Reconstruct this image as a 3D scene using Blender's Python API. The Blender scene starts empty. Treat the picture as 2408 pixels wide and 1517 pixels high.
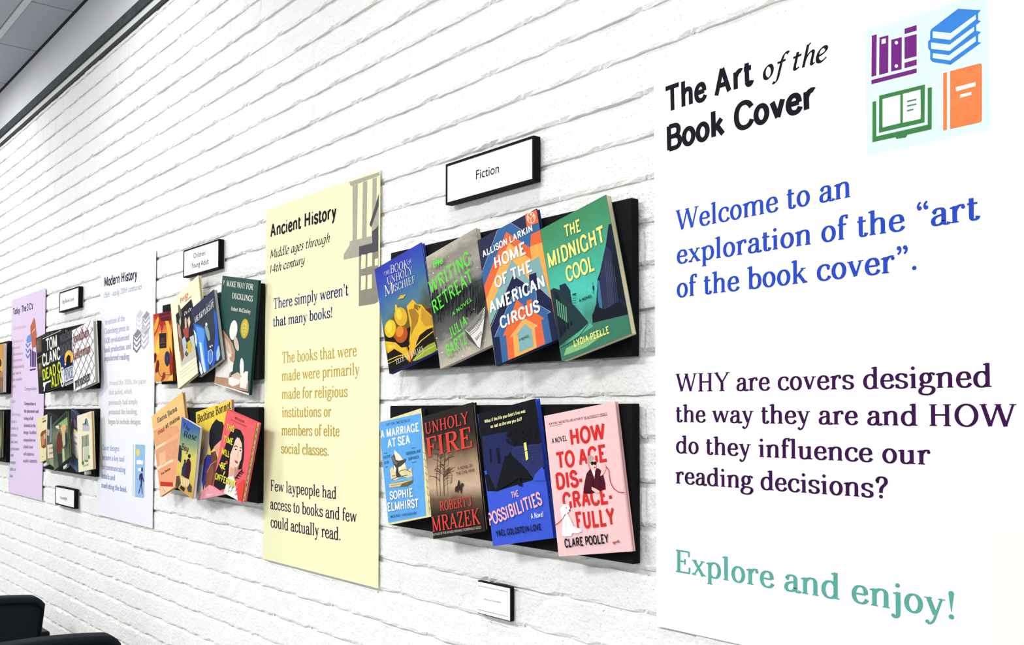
import bpy, bmesh, math, random
import numpy as np
from mathutils import Matrix, Vector

S = bpy.context.scene
COL = S.collection
random.seed(7)
rng = np.random.default_rng(11)

# ------------------------------------------------------------------ camera
IMG_W, IMG_H = 2408, 1517
FOC = 2303.0                       # focal length in pixels of the 2408 px frame
TH = math.atan(1914 / 2303.0)      # angle between the view axis and the wall
PIT = math.radians(2.06)
PX, PY = 1204.0, 887.0             # principal point
EYE = np.array([0.0, -1.13, 1.55])
FWD = np.array([-math.cos(TH) * math.cos(PIT), math.sin(TH) * math.cos(PIT), math.sin(PIT)])
RGT = np.array([math.sin(TH), math.cos(TH), 0.0])
UPV = np.cross(RGT, FWD)
cd = bpy.data.cameras.new('camera')
cam = bpy.data.objects.new('camera', cd)
COL.objects.link(cam)
M = Matrix.Identity(4)
for i in range(3):
    M[i][0], M[i][1], M[i][2], M[i][3] = RGT[i], UPV[i], -FWD[i], EYE[i]
cam.matrix_world = M
cd.sensor_fit = 'HORIZONTAL'
cd.sensor_width = 36.0
cd.lens = 36.0 * FOC / IMG_W
cd.shift_x = (IMG_W / 2 - PX) / IMG_W
cd.shift_y = (PY - IMG_H / 2) / IMG_W
cd.clip_start = 0.02
S.camera = cam

# ------------------------------------------------------------------ light and exposure
S.view_settings.view_transform = 'Standard'
S.view_settings.look = 'None'
S.view_settings.gamma = 1.0
S.view_settings.use_curve_mapping = False
S.view_settings.exposure = -0.31
S.render.film_transparent = False
w = bpy.data.worlds.new('room_light')
S.world = w
w.use_nodes = True
w.node_tree.nodes['Background'].inputs[0].default_value = (0.97, 0.985, 1.0, 1)
w.node_tree.nodes['Background'].inputs[1].default_value = 0.9
S.cycles.max_bounces = 6
S.cycles.diffuse_bounces = 3
S.cycles.use_denoising = True
CEIL_Z = 3.147


def area(name, loc, sx, sy, energy, rot=(0, 0, 0), color=(1, 1, 1)):
    l = bpy.data.lights.new(name, 'AREA')
    l.shape = 'RECTANGLE'
    l.size, l.size_y, l.energy, l.color = sx, sy, energy, color
    o = bpy.data.objects.new(name, l)
    COL.objects.link(o)
    o.location, o.rotation_euler = loc, rot
    return o


# row of ceiling downlights washing the wall, about two metres apart
for i, lx in enumerate((-7.1, -5.1, -3.05, -1.0, 1.0)):
    area('ceiling_downlight', (lx, -0.62, CEIL_Z - 0.03), 0.5, 0.22, 13.0)
# the big ceiling troffers over the middle of the room
for lx in (-5.0, -2.0, 1.0):
    area('ceiling_troffer', (lx, -2.6, CEIL_Z - 0.03), 1.2, 0.6, 125.0)

GAIN = 1.25                        # light on the wall: printed colours are divided by it


# ------------------------------------------------------------------ materials
def lin(h, gain=True):
    h = h.lstrip('#')
    c = [int(h[i:i + 2], 16) / 255 for i in (0, 2, 4)]
    c = [x / 12.92 if x <= .04045 else ((x + .055) / 1.055) ** 2.4 for x in c]
    if gain:
        c = [min(.93, x / GAIN) for x in c]
    return (*c, 1)


MC = {}


def mat(h, rough=.55, var=.04, scale=60, gain=True, bump=0, metal=0, spec=.1):
    """plain printed / painted colour with a slight procedural unevenness"""
    k = (h, rough, var, scale, gain, bump, metal, spec)
    if k in MC:
        return MC[k]
    m = bpy.data.materials.new('paint_' + h.strip('#'))
    m.use_nodes = True
    nt = m.node_tree
    b = nt.nodes['Principled BSDF']
    b.inputs['Roughness'].default_value = rough
    b.inputs['Metallic'].default_value = metal
    b.inputs['Specular IOR Level'].default_value = spec
    c = lin(h, gain)
    tc = nt.nodes.new('ShaderNodeTexCoord')
    n = nt.nodes.new('ShaderNodeTexNoise')
    n.inputs['Scale'].default_value = scale
    n.inputs['Detail'].default_value = 4
    nt.links.new(tc.outputs['Object'], n.inputs['Vector'])
    r = nt.nodes.new('ShaderNodeValToRGB')
    r.color_ramp.elements[0].position = .3
    r.color_ramp.elements[1].position = .7
    r.color_ramp.elements[0].color = (*[x * (1 - var) for x in c[:3]], 1)
    r.color_ramp.elements[1].color = (*[min(1, x * (1 + var)) for x in c[:3]], 1)
    nt.links.new(n.outputs['Fac'], r.inputs['Fac'])
    nt.links.new(r.outputs['Color'], b.inputs['Base Color'])
    if bump:
        bp = nt.nodes.new('ShaderNodeBump')
        bp.inputs['Strength'].default_value = bump
        bp.inputs['Distance'].default_value = .002
        nt.links.new(n.outputs['Fac'], bp.inputs['Height'])
        nt.links.new(bp.outputs['Normal'], b.inputs['Normal'])
    MC[k] = m
    return m


def grad(name, stops, ang=90, ns=4.0, na=.15, grain=.1, stretch=(1, 1), rough=.45):
    """printed picture: colour ramp along a direction of the cover, broken up by noise"""
    m = bpy.data.materials.new(name)
    m.use_nodes = True
    nt = m.node_tree
    N, L = nt.nodes.new, nt.links.new
    b = nt.nodes['Principled BSDF']
    b.inputs['Roughness'].default_value = rough
    b.inputs['Specular IOR Level'].default_value = .1
    uv = N('ShaderNodeUVMap')
    uv.uv_map = 'print'
    d = N('ShaderNodeVectorMath')
    d.operation = 'DOT_PRODUCT'
    a = math.radians(ang)
    d.inputs[1].default_value = (math.cos(a), math.sin(a), 0)
    L(uv.outputs[0], d.inputs[0])
    mp = N('ShaderNodeMapping')
    mp.inputs['Scale'].default_value = (stretch[0], stretch[1], 1)
    L(uv.outputs[0], mp.inputs[0])
    n = N('ShaderNodeTexNoise')
    n.inputs['Scale'].default_value = ns
    n.inputs['Detail'].default_value = 6
    L(mp.outputs[0], n.inputs['Vector'])
    ma = N('ShaderNodeMath')
    ma.operation = 'MULTIPLY_ADD'
    ma.inputs[1].default_value = na * 2
    L(n.outputs['Fac'], ma.inputs[0])
    ad = N('ShaderNodeMath')
    ad.operation = 'SUBTRACT'
    ad.inputs[1].default_value = na
    L(d.outputs['Value'], ma.inputs[2])
    L(ma.outputs[0], ad.inputs[0])
    r = N('ShaderNodeValToRGB')
    e = r.color_ramp.elements
    while len(e) < len(stops):
        e.new(.5)
    for q, (p, h) in zip(e, stops):
        q.position = p
        q.color = lin(h)
    L(ad.outputs[0], r.inputs['Fac'])
    n2 = N('ShaderNodeTexNoise')
    n2.inputs['Scale'].default_value = 45
    n2.inputs['Detail'].default_value = 5
    L(uv.outputs[0], n2.inputs['Vector'])
    mx = N('ShaderNodeMix')
    mx.data_type = 'RGBA'
    mx.blend_type = 'OVERLAY'
    mx.inputs['Factor'].default_value = grain * 3
    L(r.outputs['Color'], mx.inputs[6])
    L(n2.outputs['Fac'], mx.inputs[7])
    L(mx.outputs[2], b.inputs['Base Color'])
    return m


def pages_mat(h='E8E2CE'):
    k = 'pages' + h
    if k in MC:
        return MC[k]
    m = bpy.data.materials.new('page_edges')
    m.use_nodes = True
    nt = m.node_tree
    b = nt.nodes['Principled BSDF']
    b.inputs['Roughness'].default_value = .8
    tc = nt.nodes.new('ShaderNodeTexCoord')
    wv = nt.nodes.new('ShaderNodeTexWave')
    wv.bands_direction = 'Y'
    wv.inputs['Scale'].default_value = 260
    wv.inputs['Distortion'].default_value = 1.5
    r = nt.nodes.new('ShaderNodeValToRGB')
    c = lin(h)
    r.color_ramp.elements[0].color = (*[x * .72 for x in c[:3]], 1)
    r.color_ramp.elements[1].color = c
    nt.links.new(tc.outputs['Object'], wv.inputs['Vector'])
    nt.links.new(wv.outputs['Fac'], r.inputs['Fac'])
    nt.links.new(r.outputs['Color'], b.inputs['Base Color'])
    MC[k] = m
    return m


def wall_mat(name, h, bumpy):
    m = bpy.data.materials.new(name)
    m.use_nodes = True
    nt = m.node_tree
    N, L = nt.nodes.new, nt.links.new
    b = nt.nodes['Principled BSDF']
    b.inputs['Roughness'].default_value = .6
    b.inputs['Specular IOR Level'].default_value = .25
    tc = N('ShaderNodeTexCoord')
    n0 = N('ShaderNodeTexNoise')
    n0.inputs['Scale'].default_value = 9
    n0.inputs['Detail'].default_value = 5
    L(tc.outputs['Object'], n0.inputs['Vector'])
    r = N('ShaderNodeValToRGB')
    c = lin(h, False)
    r.color_ramp.elements[0].color = (*[x * .95 for x in c[:3]], 1)
    r.color_ramp.elements[1].color = c
    L(n0.outputs['Fac'], r.inputs['Fac'])
    L(r.outputs['Color'], b.inputs['Base Color'])
    n1 = N('ShaderNodeTexNoise')
    n1.inputs['Scale'].default_value = 110
    n1.inputs['Detail'].default_value = 7
    n1.inputs['Roughness'].default_value = .62
    L(tc.outputs['Object'], n1.inputs['Vector'])
    v = N('ShaderNodeTexVoronoi')
    v.inputs['Scale'].default_value = 130
    L(tc.outputs['Object'], v.inputs['Vector'])
    pit = N('ShaderNodeMapRange')
    pit.inputs['From Min'].default_value = .0
    pit.inputs['From Max'].default_value = .16
    L(v.outputs['Distance'], pit.inputs['Value'])
    mul = N('ShaderNodeMath')
    mul.operation = 'MULTIPLY_ADD'
    mul.inputs[1].default_value = .45
    L(pit.outputs[0], mul.inputs[0])
    L(n1.outputs['Fac'], mul.inputs[2])
    bp = N('ShaderNodeBump')
    bp.inputs['Strength'].default_value = bumpy
    bp.inputs['Distance'].default_value = .006
    L(mul.outputs[0], bp.inputs['Height'])
    L(bp.outputs['Normal'], b.inputs['Normal'])
    return m


# ------------------------------------------------------------------ mesh builder
class MB:
    def __init__(self):
        self.v, self.f, self.m, self.mats = [], [], [], []

    def mi(self, m):
        if m not in self.mats:
            self.mats.append(m)
        return self.mats.index(m)

    def face(self, pts, m):
        i = len(self.v)
        self.v += [tuple(p) for p in pts]
        self.f.append(tuple(range(i, i + len(pts))))
        self.m.append(self.mi(m))

    def box(self, a, b, m):
        x0, y0, z0 = a
        x1, y1, z1 = b
        i = len(self.v)
        self.v += [(x, y, z) for x in (x0, x1) for y in (y0, y1) for z in (z0, z1)]
        for q in ((0, 1, 3, 2), (4, 6, 7, 5), (0, 4, 5, 1), (2, 3, 7, 6), (0, 2, 6, 4), (1, 5, 7, 3)):
            self.f.append(tuple(i + k for k in q))
            self.m.append(self.mi(m))

    def build(self, name, parent=None, bevel=0, smooth=False, uv=None):
        me = bpy.data.meshes.new(name)
        me.from_pydata(self.v, [], self.f)
        for m in self.mats:
            me.materials.append(m)
        me.polygons.foreach_set('material_index', self.m)
        if smooth:
            me.polygons.foreach_set('use_smooth', [True] * len(self.f))
        if uv:
            l = me.uv_layers.new(name='print')
            for lp in me.loops:
                c = me.vertices[lp.vertex_index].co
                l.data[lp.index].uv = (c.x / uv[0] + .5, c.z / uv[1])
        me.update()
        o = bpy.data.objects.new(name, me)
        COL.objects.link(o)
        if parent is not None:
            o.parent = parent
        if bevel:
            bv = o.modifiers.new('edge', 'BEVEL')
            bv.width, bv.segments = bevel, 2
            bv.limit_method = 'ANGLE'
        return o


def tag(o, label, cat, group=None):
    o['label'], o['category'] = label, cat
    if group:
        o['group'] = group
    return o


def struct(o):
    o['kind'] = 'structure'
    return o


def empty(name, loc, rot=None):
    o = bpy.data.objects.new(name, None)
    o.empty_display_size = .05
    COL.objects.link(o)
    o.location = loc
    if rot is not None:
        o.rotation_euler = rot
    return o


# ------------------------------------------------------------------ lettering
# serif letters as pen skeletons (cap height 70, x-height 46); the pen gives thick and thin
G = {}
for ln in '''a 51|M 11 35 C 13 43 18 46 24 46 C 33 46 36 41 36 34 L 36 10 C 36 4 39 1 43 1 C 46 1 48 3 49 6|M 36 28 C 22 27 9 24 9 12.5 C 9 4 14 1 20 1 C 28 1 36 7 36 15|D 13 36 5
b 54|M 14 0 L 14 72|M 14 34 C 18 42 23 46 29 46 C 40 46 46 36 46 23 C 46 10 39 1 29 1 C 22 1 17 5 14 12|F 14 72
c 47|M 41 37 C 38 43 34 46 28 46 C 16 46 9 36 9 23.5 C 9 10 16 1 28 1 C 35 1 40 5 43 12|D 39 35 5
d 57|M 42 0 L 42 72|M 42 34 C 38 42 33 46 27 46 C 16 46 9 36 9 23 C 9 10 16 1 26 1 C 33 1 38 5 42 12|F 42 72|R 42 0
e 49|M 10 25 L 40 25 C 40 38 36 46 26 46 C 16 46 9 36 9 23.5 C 9 10 16 1 27 1 C 35 1 40 5 43 13
f 33|M 14 0 L 14 56 C 14 67 19 71 26 71 C 29 71 31 70 33 68|D 31 65 4.5|T|M 4 45 L 30 45|S 14 0 9
g 52|O 23 31 13 15|M 33 41 C 36 45 40 47 44 46|D 46 43 4.5|M 15 18 C 8 14 9 7 18 6 L 32 5 C 47 4 48 -6 44 -11 C 40 -18 33 -20.5 25 -20.5 C 12 -20.5 6 -16 6 -10 C 6 -4 11 1 18 4
h 58|M 14 0 L 14 72|M 14 32 C 18 42 25 46 31 46 C 40 46 43 40 43 32 L 43 0|F 14 72|S 14 0 9|S 43 0 9
i 30|M 15 0 L 15 46|F 15 46|S 15 0 9|D 14 63 6
j 28|M 16 46 L 16 -8 C 16 -17 11 -21 5 -20.5|D 4 -16 5|F 16 46|D 15 63 6
k 56|M 14 0 L 14 72|T|M 14 17 L 41 45|K|M 25 29 L 45 1|F 14 72|S 14 0 9|Q 40 46 8|S 46 0 8
l 30|M 15 0 L 15 72|F 15 72|S 15 0 9
m 87|M 14 0 L 14 46|M 14 32 C 18 42 25 46 30 46 C 39 46 43 40 43 32 L 43 0|M 43 32 C 47 42 54 46 59 46 C 68 46 72 40 72 32 L 72 0|F 14 46|S 14 0 9|S 43 0 9|S 72 0 9
n 58|M 14 0 L 14 46|M 14 32 C 18 42 25 46 31 46 C 40 46 43 40 43 32 L 43 0|F 14 46|S 14 0 9|S 43 0 9
o 51|O 25.5 23.5 16.5 22.5
p 55|M 14 -21 L 14 46|M 14 34 C 18 42 23 46 29 46 C 40 46 46 36 46 23 C 46 10 39 1 29 1 C 22 1 17 5 14 12|F 14 46|S 14 -21 9
q 55|M 42 -21 L 42 46|M 42 34 C 38 42 33 46 27 46 C 16 46 9 36 9 23 C 9 10 16 1 26 1 C 33 1 38 5 42 12|S 42 -21 9
r 42|M 14 0 L 14 46|M 14 29 C 17 40 23 46 30 46 C 33 46 35 45 36 44|D 35 40 5.2|F 14 46|S 14 0 10
s 44|M 36 36 C 34 43 28 46 21.5 46 C 13 46 8.5 41 8.5 35 C 8.5 27 16 25.5 23 23 C 31 20.5 36 18 36 11.5 C 36 5 30 1 22 1 C 15 1 9 4 7 12|T|M 36 46 L 36 33|M 7 1 L 7 14
t 35|M 14 60 L 14 10 C 14 4 17 1 22 1 C 26 1 29 4 30 10|T|M 4 45 L 29 45
u 58|M 14 46 L 14 14 C 14 5 19 1 25 1 C 32 1 39 5 42 13|M 42 46 L 42 0|F 14 46|F 42 46|R 42 0
v 51|M 10 46 L 26 2|T|M 26 2 L 41 46|Q 10 46 9|Q 41 46 8
w 76|M 9 46 L 23 2|T|M 23 2 L 38 45|K|M 38 45 L 53 2|T|M 53 2 L 67 46|Q 9 46 9|Q 38 46 6|Q 67 46 8
x 52|M 10 46 L 42 0|T|M 41 46 L 10 0|Q 11 46 9|Q 40 46 8|S 10 0 8|S 42 0 9
y 51|M 10 46 L 26 4|T|M 41 46 L 24 -8 C 20 -18 14 -21 9 -20|D 8 -16 5|Q 10 46 9|Q 41 46 8
z 45|T|M 7 45 L 37 45|K|M 35 44 L 10 2|T|M 8 1.5 L 39 1.5|M 7.5 45 L 7.5 34|M 38.5 1 L 38.5 13
A 72|T|M 12 0 L 34 69|M 21 24 L 50 24|K|M 35 69 L 59 1|S 12 0 9|S 60 0 11
B 66|M 18 0 L 18 70|M 18 68 L 36 68 C 49 68 53 60 53 53 C 53 43 47 37 36 37 L 18 37|M 36 37 C 52 37 57 28 57 19 C 57 8 50 2 38 2 L 18 2|U 18 68|U 18 2
C 66|M 58 52 C 54 62 46 69 36 69 C 19 69 10 55 10 35 C 10 14 20 1 36 1 C 47 1 55 7 59 18|T|M 58 69 L 58 48
D 73|M 18 0 L 18 70|M 18 68 L 34 68 C 54 68 62 54 62 35 C 62 15 54 2 34 2 L 18 2|U 18 68|U 18 2
E 64|M 18 0 L 18 70|T|M 8 68 L 55 68|M 18 36 L 40 36|M 8 2 L 57 2|M 54 69 L 54 52|M 56 1 L 56 20|M 40 45 L 40 27
F 60|M 18 0 L 18 70|T|M 8 68 L 54 68|M 18 35 L 39 35|M 53 69 L 53 51|M 39 44 L 39 26|S 18 0 11
G 73|M 58 52 C 54 62 46 69 36 69 C 19 69 10 55 10 35 C 10 14 20 1 36 1 C 46 1 54 5 58 10|M 58 0 L 58 30|Q 58 31 10|T|M 58 69 L 58 50
H 77|M 18 0 L 18 70|M 58 0 L 58 70|T|M 18 36 L 58 36|S 18 0 11|S 58 0 11|Q 18 70 11|Q 58 70 11
I 36|M 18 0 L 18 70|S 18 0 11|Q 18 70 11
J 46|M 30 70 L 30 16 C 30 5 24 0 17 0 C 10 0 6 4 6 9|D 9 12 5|Q 30 70 11
K 74|M 18 0 L 18 70|T|M 18 28 L 58 70|K|M 31 41 L 60 1|S 18 0 11|Q 18 70 11|Q 57 70 9|S 61 0 10
L 62|M 18 0 L 18 70|T|M 8 2 L 55 2|M 55 1 L 55 22|Q 18 70 11
M 90|T|M 16 0 L 16 70|K|M 16 69 L 44 4|T|M 44 4 L 72 70|K|M 72 0 L 72 70|S 16 0 9|S 72 0 11|U 16 68|Q 73 70 10
N 75|T|M 16 0 L 16 70|K|M 16 69 L 58 2|T|M 58 0 L 58 70|S 16 0 9|U 16 68|Q 58 70 9
O 74|O 37 35 27 34
P 63|M 18 0 L 18 70|M 18 68 L 36 68 C 50 68 55 59 55 50 C 55 40 49 32 36 32 L 18 32|U 18 68|S 18 0 11
Q 74|O 37 35 27 34|M 36 10 L 62 -10
R 71|M 18 0 L 18 70|M 18 68 L 36 68 C 50 68 55 60 55 52 C 55 42 48 36 36 36 L 18 36|M 36 36 L 58 2|U 18 68|S 18 0 11|S 60 0 10
S 56|M 46 52 C 44 62 36 69 27 69 C 17 69 10 62 10 53 C 10 42 20 39 29 36 C 40 32 49 28 49 17 C 49 7 40 1 29 1 C 19 1 11 7 8 19|T|M 46 69 L 46 50|M 8 1 L 8 20
T 66|M 33 0 L 33 70|T|M 6 68 L 60 68|M 7 69 L 7 50|M 59 69 L 59 50|S 33 0 12
U 75|M 18 70 L 18 24 C 18 8 26 1 38 1 C 50 1 57 8 57 24|T|M 57 22 L 57 70|Q 18 70 11|Q 57 70 9
V 70|M 10 70 L 35 2|T|M 35 2 L 60 70|Q 11 70 11|Q 59 70 9
W 100|M 10 70 L 30 2|T|M 30 2 L 50 69|K|M 50 69 L 70 2|T|M 70 2 L 90 70|Q 11 70 10|Q 50 70 9|Q 89 70 9
X 68|M 10 70 L 58 0|T|M 57 70 L 11 0|Q 11 70 10|Q 56 70 9|S 11 0 9|S 57 0 10
Y 68|M 9 70 L 35 32|T|M 60 70 L 35 32|K|M 35 32 L 35 0|S 35 0 11|Q 10 70 10|Q 59 70 9
Z 60|T|M 9 68 L 50 68|K|M 49 67 L 11 3|T|M 10 2 L 52 2|M 9.5 69 L 9.5 52|M 51.5 1 L 51.5 19
0 54|O 27 35 17 34
1 46|M 24 0 L 24 70|F 24 70|S 24 0 11
2 54|M 10 52 C 12 64 20 69 28 69 C 38 69 44 62 44 52 C 44 40 34 30 12 4|T|M 10 2 L 46 2|M 45.5 1 L 45.5 16
3 54|M 10 56 C 14 66 20 69 27 69 C 36 69 42 63 42 54 C 42 44 36 38 26 38|M 26 38 C 38 38 45 30 45 19 C 45 8 37 1 27 1 C 18 1 11 5 9 14
4 56|M 38 0 L 38 70|T|M 37 69 L 7 20|M 6 19 L 52 19|S 38 0 9
5 54|M 14 68 L 14 36 C 18 42 24 44 29 44 C 39 44 45 36 45 24 C 45 9 37 1 26 1 C 17 1 11 5 9 13|T|M 13 68 L 43 68
6 54|M 42 60 C 38 67 33 69 28 69 C 16 69 9 54 9 30 C 9 12 16 1 28 1 C 38 1 45 9 45 21 C 45 33 38 41 28 41 C 19 41 12 35 9 26
9 54|M 12 10 C 16 3 21 1 26 1 C 38 1 45 16 45 40 C 45 58 38 69 26 69 C 16 69 9 61 9 49 C 9 37 16 29 26 29 C 35 29 42 35 45 44
7 50|T|M 8 68 L 44 68|K|M 43 67 L 20 0
8 54|O 27 52 14 17|O 27 18 17 17
. 26|D 13 5.5 6
, 26|D 12 6 6|T|M 16 6 C 17 -2 14 -8 8 -12
' 24|D 11 66 6|T|M 15 65 C 16 57 13 52 8 49
` 24|D 13 55 6|T|M 9 56 C 8 64 11 69 16 72
" 40|D 11 66 6|T|M 15 65 C 16 57 13 52 8 49|D 28 66 6|M 32 65 C 33 57 30 52 25 49
~ 40|D 13 55 6|T|M 9 56 C 8 64 11 69 16 72|K|D 30 55 6|T|M 26 56 C 25 64 28 69 33 72
! 28|V 13 70 6.5 13 18|D 13 5.5 6.3
? 46|M 10 55 C 12 65 17 70 24 70 C 33 70 38 64 38 56 C 38 42 22 42 22 24 L 22 18|D 22 5.5 6.2|D 12 54 5
- 36|M 8 24 L 28 24
: 26|D 13 7 6|D 13 40 6
/ 40|T|M 6 -5 L 34 74'''.split('\n'):
    hd, *els = ln.split('|')
    G[hd[0]] = (float(hd[2:]), els)
GI = dict(G)                       # slanted book-hand forms
for ln in '''a 48|M 37 43 C 26 49 9 40 9 18 C 9 5 14 1 20 1 C 28 1 35 14 38 30|M 41 46 L 36 12 C 35 3 40 0 47 6
d 48|M 37 43 C 26 49 9 40 9 18 C 9 5 14 1 20 1 C 28 1 35 14 38 30|M 41 74 L 36 12 C 35 3 40 0 47 6|M 41 74 L 33 70
e 40|M 11 22 C 26 24 36 30 35 39 C 34 46 28 47 23 46 C 13 43 8 30 8 18 C 8 5 15 0 22 1 C 28 2 33 6 37 11
f 36|M 46 66 C 38 76 28 68 25 46 L 17 -6 C 14 -20 8 -24 0 -19|M 10 43 L 38 46
g 48|M 37 43 C 26 49 9 40 9 18 C 9 5 14 1 20 1 C 28 1 35 14 38 30|M 41 46 L 36 -4 C 33 -18 18 -24 6 -16
h 50|M 20 72 L 11 0|M 28 75 L 20 68|M 14 20 C 20 38 30 47 36 46 C 42 45 40 34 39 26 L 37 10 C 37 2 42 0 48 6
i 26|M 8 40 L 15 46 L 12 10 C 12 2 17 0 23 6|D 16 62 4
l 26|M 20 72 L 13 10 C 12 2 17 0 23 6|M 28 75 L 20 68
m 74|M 8 40 L 15 46 L 11 0|M 13 20 C 19 38 28 47 33 46 C 39 45 37 34 36 26 L 34 0|M 36 20 C 42 38 51 47 56 46 C 62 45 61 34 60 26 L 58 10 C 58 2 63 0 70 6
n 50|M 8 40 L 15 46 L 11 0|M 13 20 C 19 38 29 47 35 46 C 41 45 39 34 38 26 L 36 10 C 36 2 42 0 48 6
o 44|O 22 23 14 22
r 36|M 8 40 L 15 46 L 11 0|M 13 20 C 18 36 26 47 36 44
s 36|M 32 42 C 26 48 13 46 13 37 C 13 28 30 24 29 12 C 28 2 14 -2 5 5
t 32|M 18 58 L 12 12 C 11 2 17 -1 27 7|M 4 43 L 31 46
u 50|M 8 40 L 14 46 L 11 14 C 10 4 15 0 21 1 C 28 3 35 16 38 30|M 41 46 L 37 12 C 36 3 41 0 47 6
y 48|M 8 40 L 14 46 L 11 16 C 10 5 15 1 21 2 C 29 4 36 18 40 34|M 42 46 L 35 -4 C 32 -18 18 -24 6 -16
M 82|M 10 0 L 18 70 L 38 12 L 66 70 L 68 12 C 68 4 74 0 80 5'''.split('\n'):
    hd, *els = ln.split('|')
    GI[hd[0]] = (float(hd[2:]), els)

STY = {  # pen half width, half thickness, pen angle, serifs?, slant, skeletons
    'serif': (6.0, 2.8, 0, True, 0, G),
    'roman': (4.3, 1.1, 0, True, 0, G),
    'heavy': (7.0, 2.6, 0, True, 0, G),
    'ital': (5.9, 2.2, 38, False, .12, GI),
    'brush': (6.2, 3.6, 35, False, .04, G),
    'gsans': (7.8, 6.8, 0, False, 0, G),
    'gsansx': (8.8, 7.6, 0, False, 0, G),
    'thin': (2.6, 2.2, 0, False, .1, G),
}


def bez(p0, p1, p2, p3, n=8):
    return [((1 - t) ** 3 * p0[0] + 3 * (1 - t) ** 2 * t * p1[0] + 3 * (1 - t) * t * t * p2[0] + t ** 3 * p3[0],
             (1 - t) ** 3 * p0[1] + 3 * (1 - t) ** 2 * t * p1[1] + 3 * (1 - t) * t * t * p2[1] + t ** 3 * p3[1])
            for t in [i / n for i in range(1, n + 1)]]


def disk(x, y, rx, ry=None, n=16):
    ry = ry or rx
    return [(x + rx * math.cos(6.28318 * i / n), y + ry * math.sin(6.28318 * i / n)) for i in range(n)]


GC = {}


def glyph(ch, sty):
    """polygons of one letter in skeleton units"""
    if (ch, sty) in GC:
        return GC[(ch, sty)]
    a, b, ang, ser, sh, tab = STY[sty]
    if ch not in tab:
        ch = "'" if ch in '\u2019' else '-'
    adv, els = tab[ch]
    ca, sa = math.cos(math.radians(ang)), math.sin(math.radians(ang))
    out = []

    def sweep(pts, a, b, closed=False):
        n = len(pts)
        L = []
        for i in range(n):
            if closed:
                p, q = pts[(i - 1) % n], pts[(i + 1) % n]
            else:
                p, q = pts[max(0, i - 1)], pts[min(n - 1, i + 1)]
            tx, ty = q[0] - p[0], q[1] - p[1]
            l = math.hypot(tx, ty) or 1
            nx, ny = -ty / l, tx / l
            lx, ly = nx * ca + ny * sa, -nx * sa + ny * ca
            d = math.sqrt((a * lx) ** 2 + (b * ly) ** 2) or 1
            ex, ey = a * a * lx / d, b * b * ly / d
            ex, ey = ex * ca - ey * sa, ex * sa + ey * ca
            # only the normal part of the offset, so that ends stay square
            k = ex * nx + ey * ny
            L.append((pts[i][0] + nx * k, pts[i][1] + ny * k, pts[i][0] - nx * k, pts[i][1] - ny * k))
        for i in range(n if closed else n - 1):
            u, v = L[i], L[(i + 1) % n]
            out.append([(u[2], u[3]), (v[2], v[3]), (v[0], v[1]), (u[0], u[1])])

    pa, pb = a, b
    thin = False
    for e in els:
        t = e.split()
        k = t[0]
        f = [float(x) for x in t[1:] if x not in 'MLC']
        if k == 'T':
            thin = True
            if ser:
                pa, pb = b * 1.15, b
        elif k == 'K':
            thin = False
            pa, pb = a, b
        elif k == 'M':
            toks = t[:]
            i = 0
            cur = None
            run = []
            while i < len(toks):
                c = toks[i]
                if c == 'M':
                    cur = (float(toks[i + 1]), float(toks[i + 2]))
                    run = [cur]
                    i += 3
                elif c == 'L':
                    nx = (float(toks[i + 1]), float(toks[i + 2]))
                    if len(run) > 1:
                        sweep(run, pa, pb)
                    if ser or not (thin and cur[0] == nx[0] and abs(cur[1] - nx[1]) < 23):
                        sweep([cur, nx], pa, pb)
                    cur = nx
                    run = [cur]
                    i += 3
                else:
                    q = [float(x) for x in toks[i + 1:i + 7]]
                    run += bez(cur, q[0:2], q[2:4], q[4:6])
                    cur = run[-1]
                    i += 7
            if len(run) > 1:
                sweep(run, pa, pb)
        elif k == 'O':
            sweep(disk(f[0], f[1], f[2], f[3], 28), pa, pb, True)
        elif k == 'D':
            if ser or ch in 'ij.!?:':
                out.append(disk(f[0], f[1], f[2] * (1 if ser else .8)))
        elif k == 'V':
            x, y, r, x2, y2 = f
            out.append([(x2 - .8, y2), (x2 + .8, y2), (x + r, y - r), (x + r * .7, y - r * .3), (x, y),
                        (x - r * .7, y - r * .3), (x - r, y - r)])
        elif ser and k in 'SQFRU':
            x, y = f[0], f[1]
            s = 3.2 if sty != 'roman' else 2.0
            wd = f[2] if len(f) > 2 else 9
            if sty == 'roman':
                wd *= .8
            if k == 'S':
                out.append([(x - wd, y), (x + wd, y), (x + wd, y + s), (x - wd, y + s)])
                out.append([(x - wd * .75, y + s), (x + wd * .75, y + s), (x + a * .9, y + s + 3), (x - a * .9, y + s + 3)])
            elif k == 'Q':
                out.append([(x - wd, y - s), (x + wd, y - s), (x + wd, y), (x - wd, y)])
            elif k == 'F':
                out.append([(x - 12, y - 6), (x, y - 8.5), (x, y), (x - 12, y - 2.5)])
            elif k == 'R':
                out.append([(x, y), (x + 11, y), (x + 11, y + s), (x, y + s + 2)])
            elif k == 'U':
                out.append([(x - 11, y - s / 2), (x, y - s / 2), (x, y + s / 2), (x - 11, y + s / 2)])
    if sh:
        out = [[(x + y * sh, y) for x, y in p] for p in out]
    GC[(ch, sty)] = (adv * (.97 if ser else .95), out)
    return GC[(ch, sty)]


SANS = {}


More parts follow.
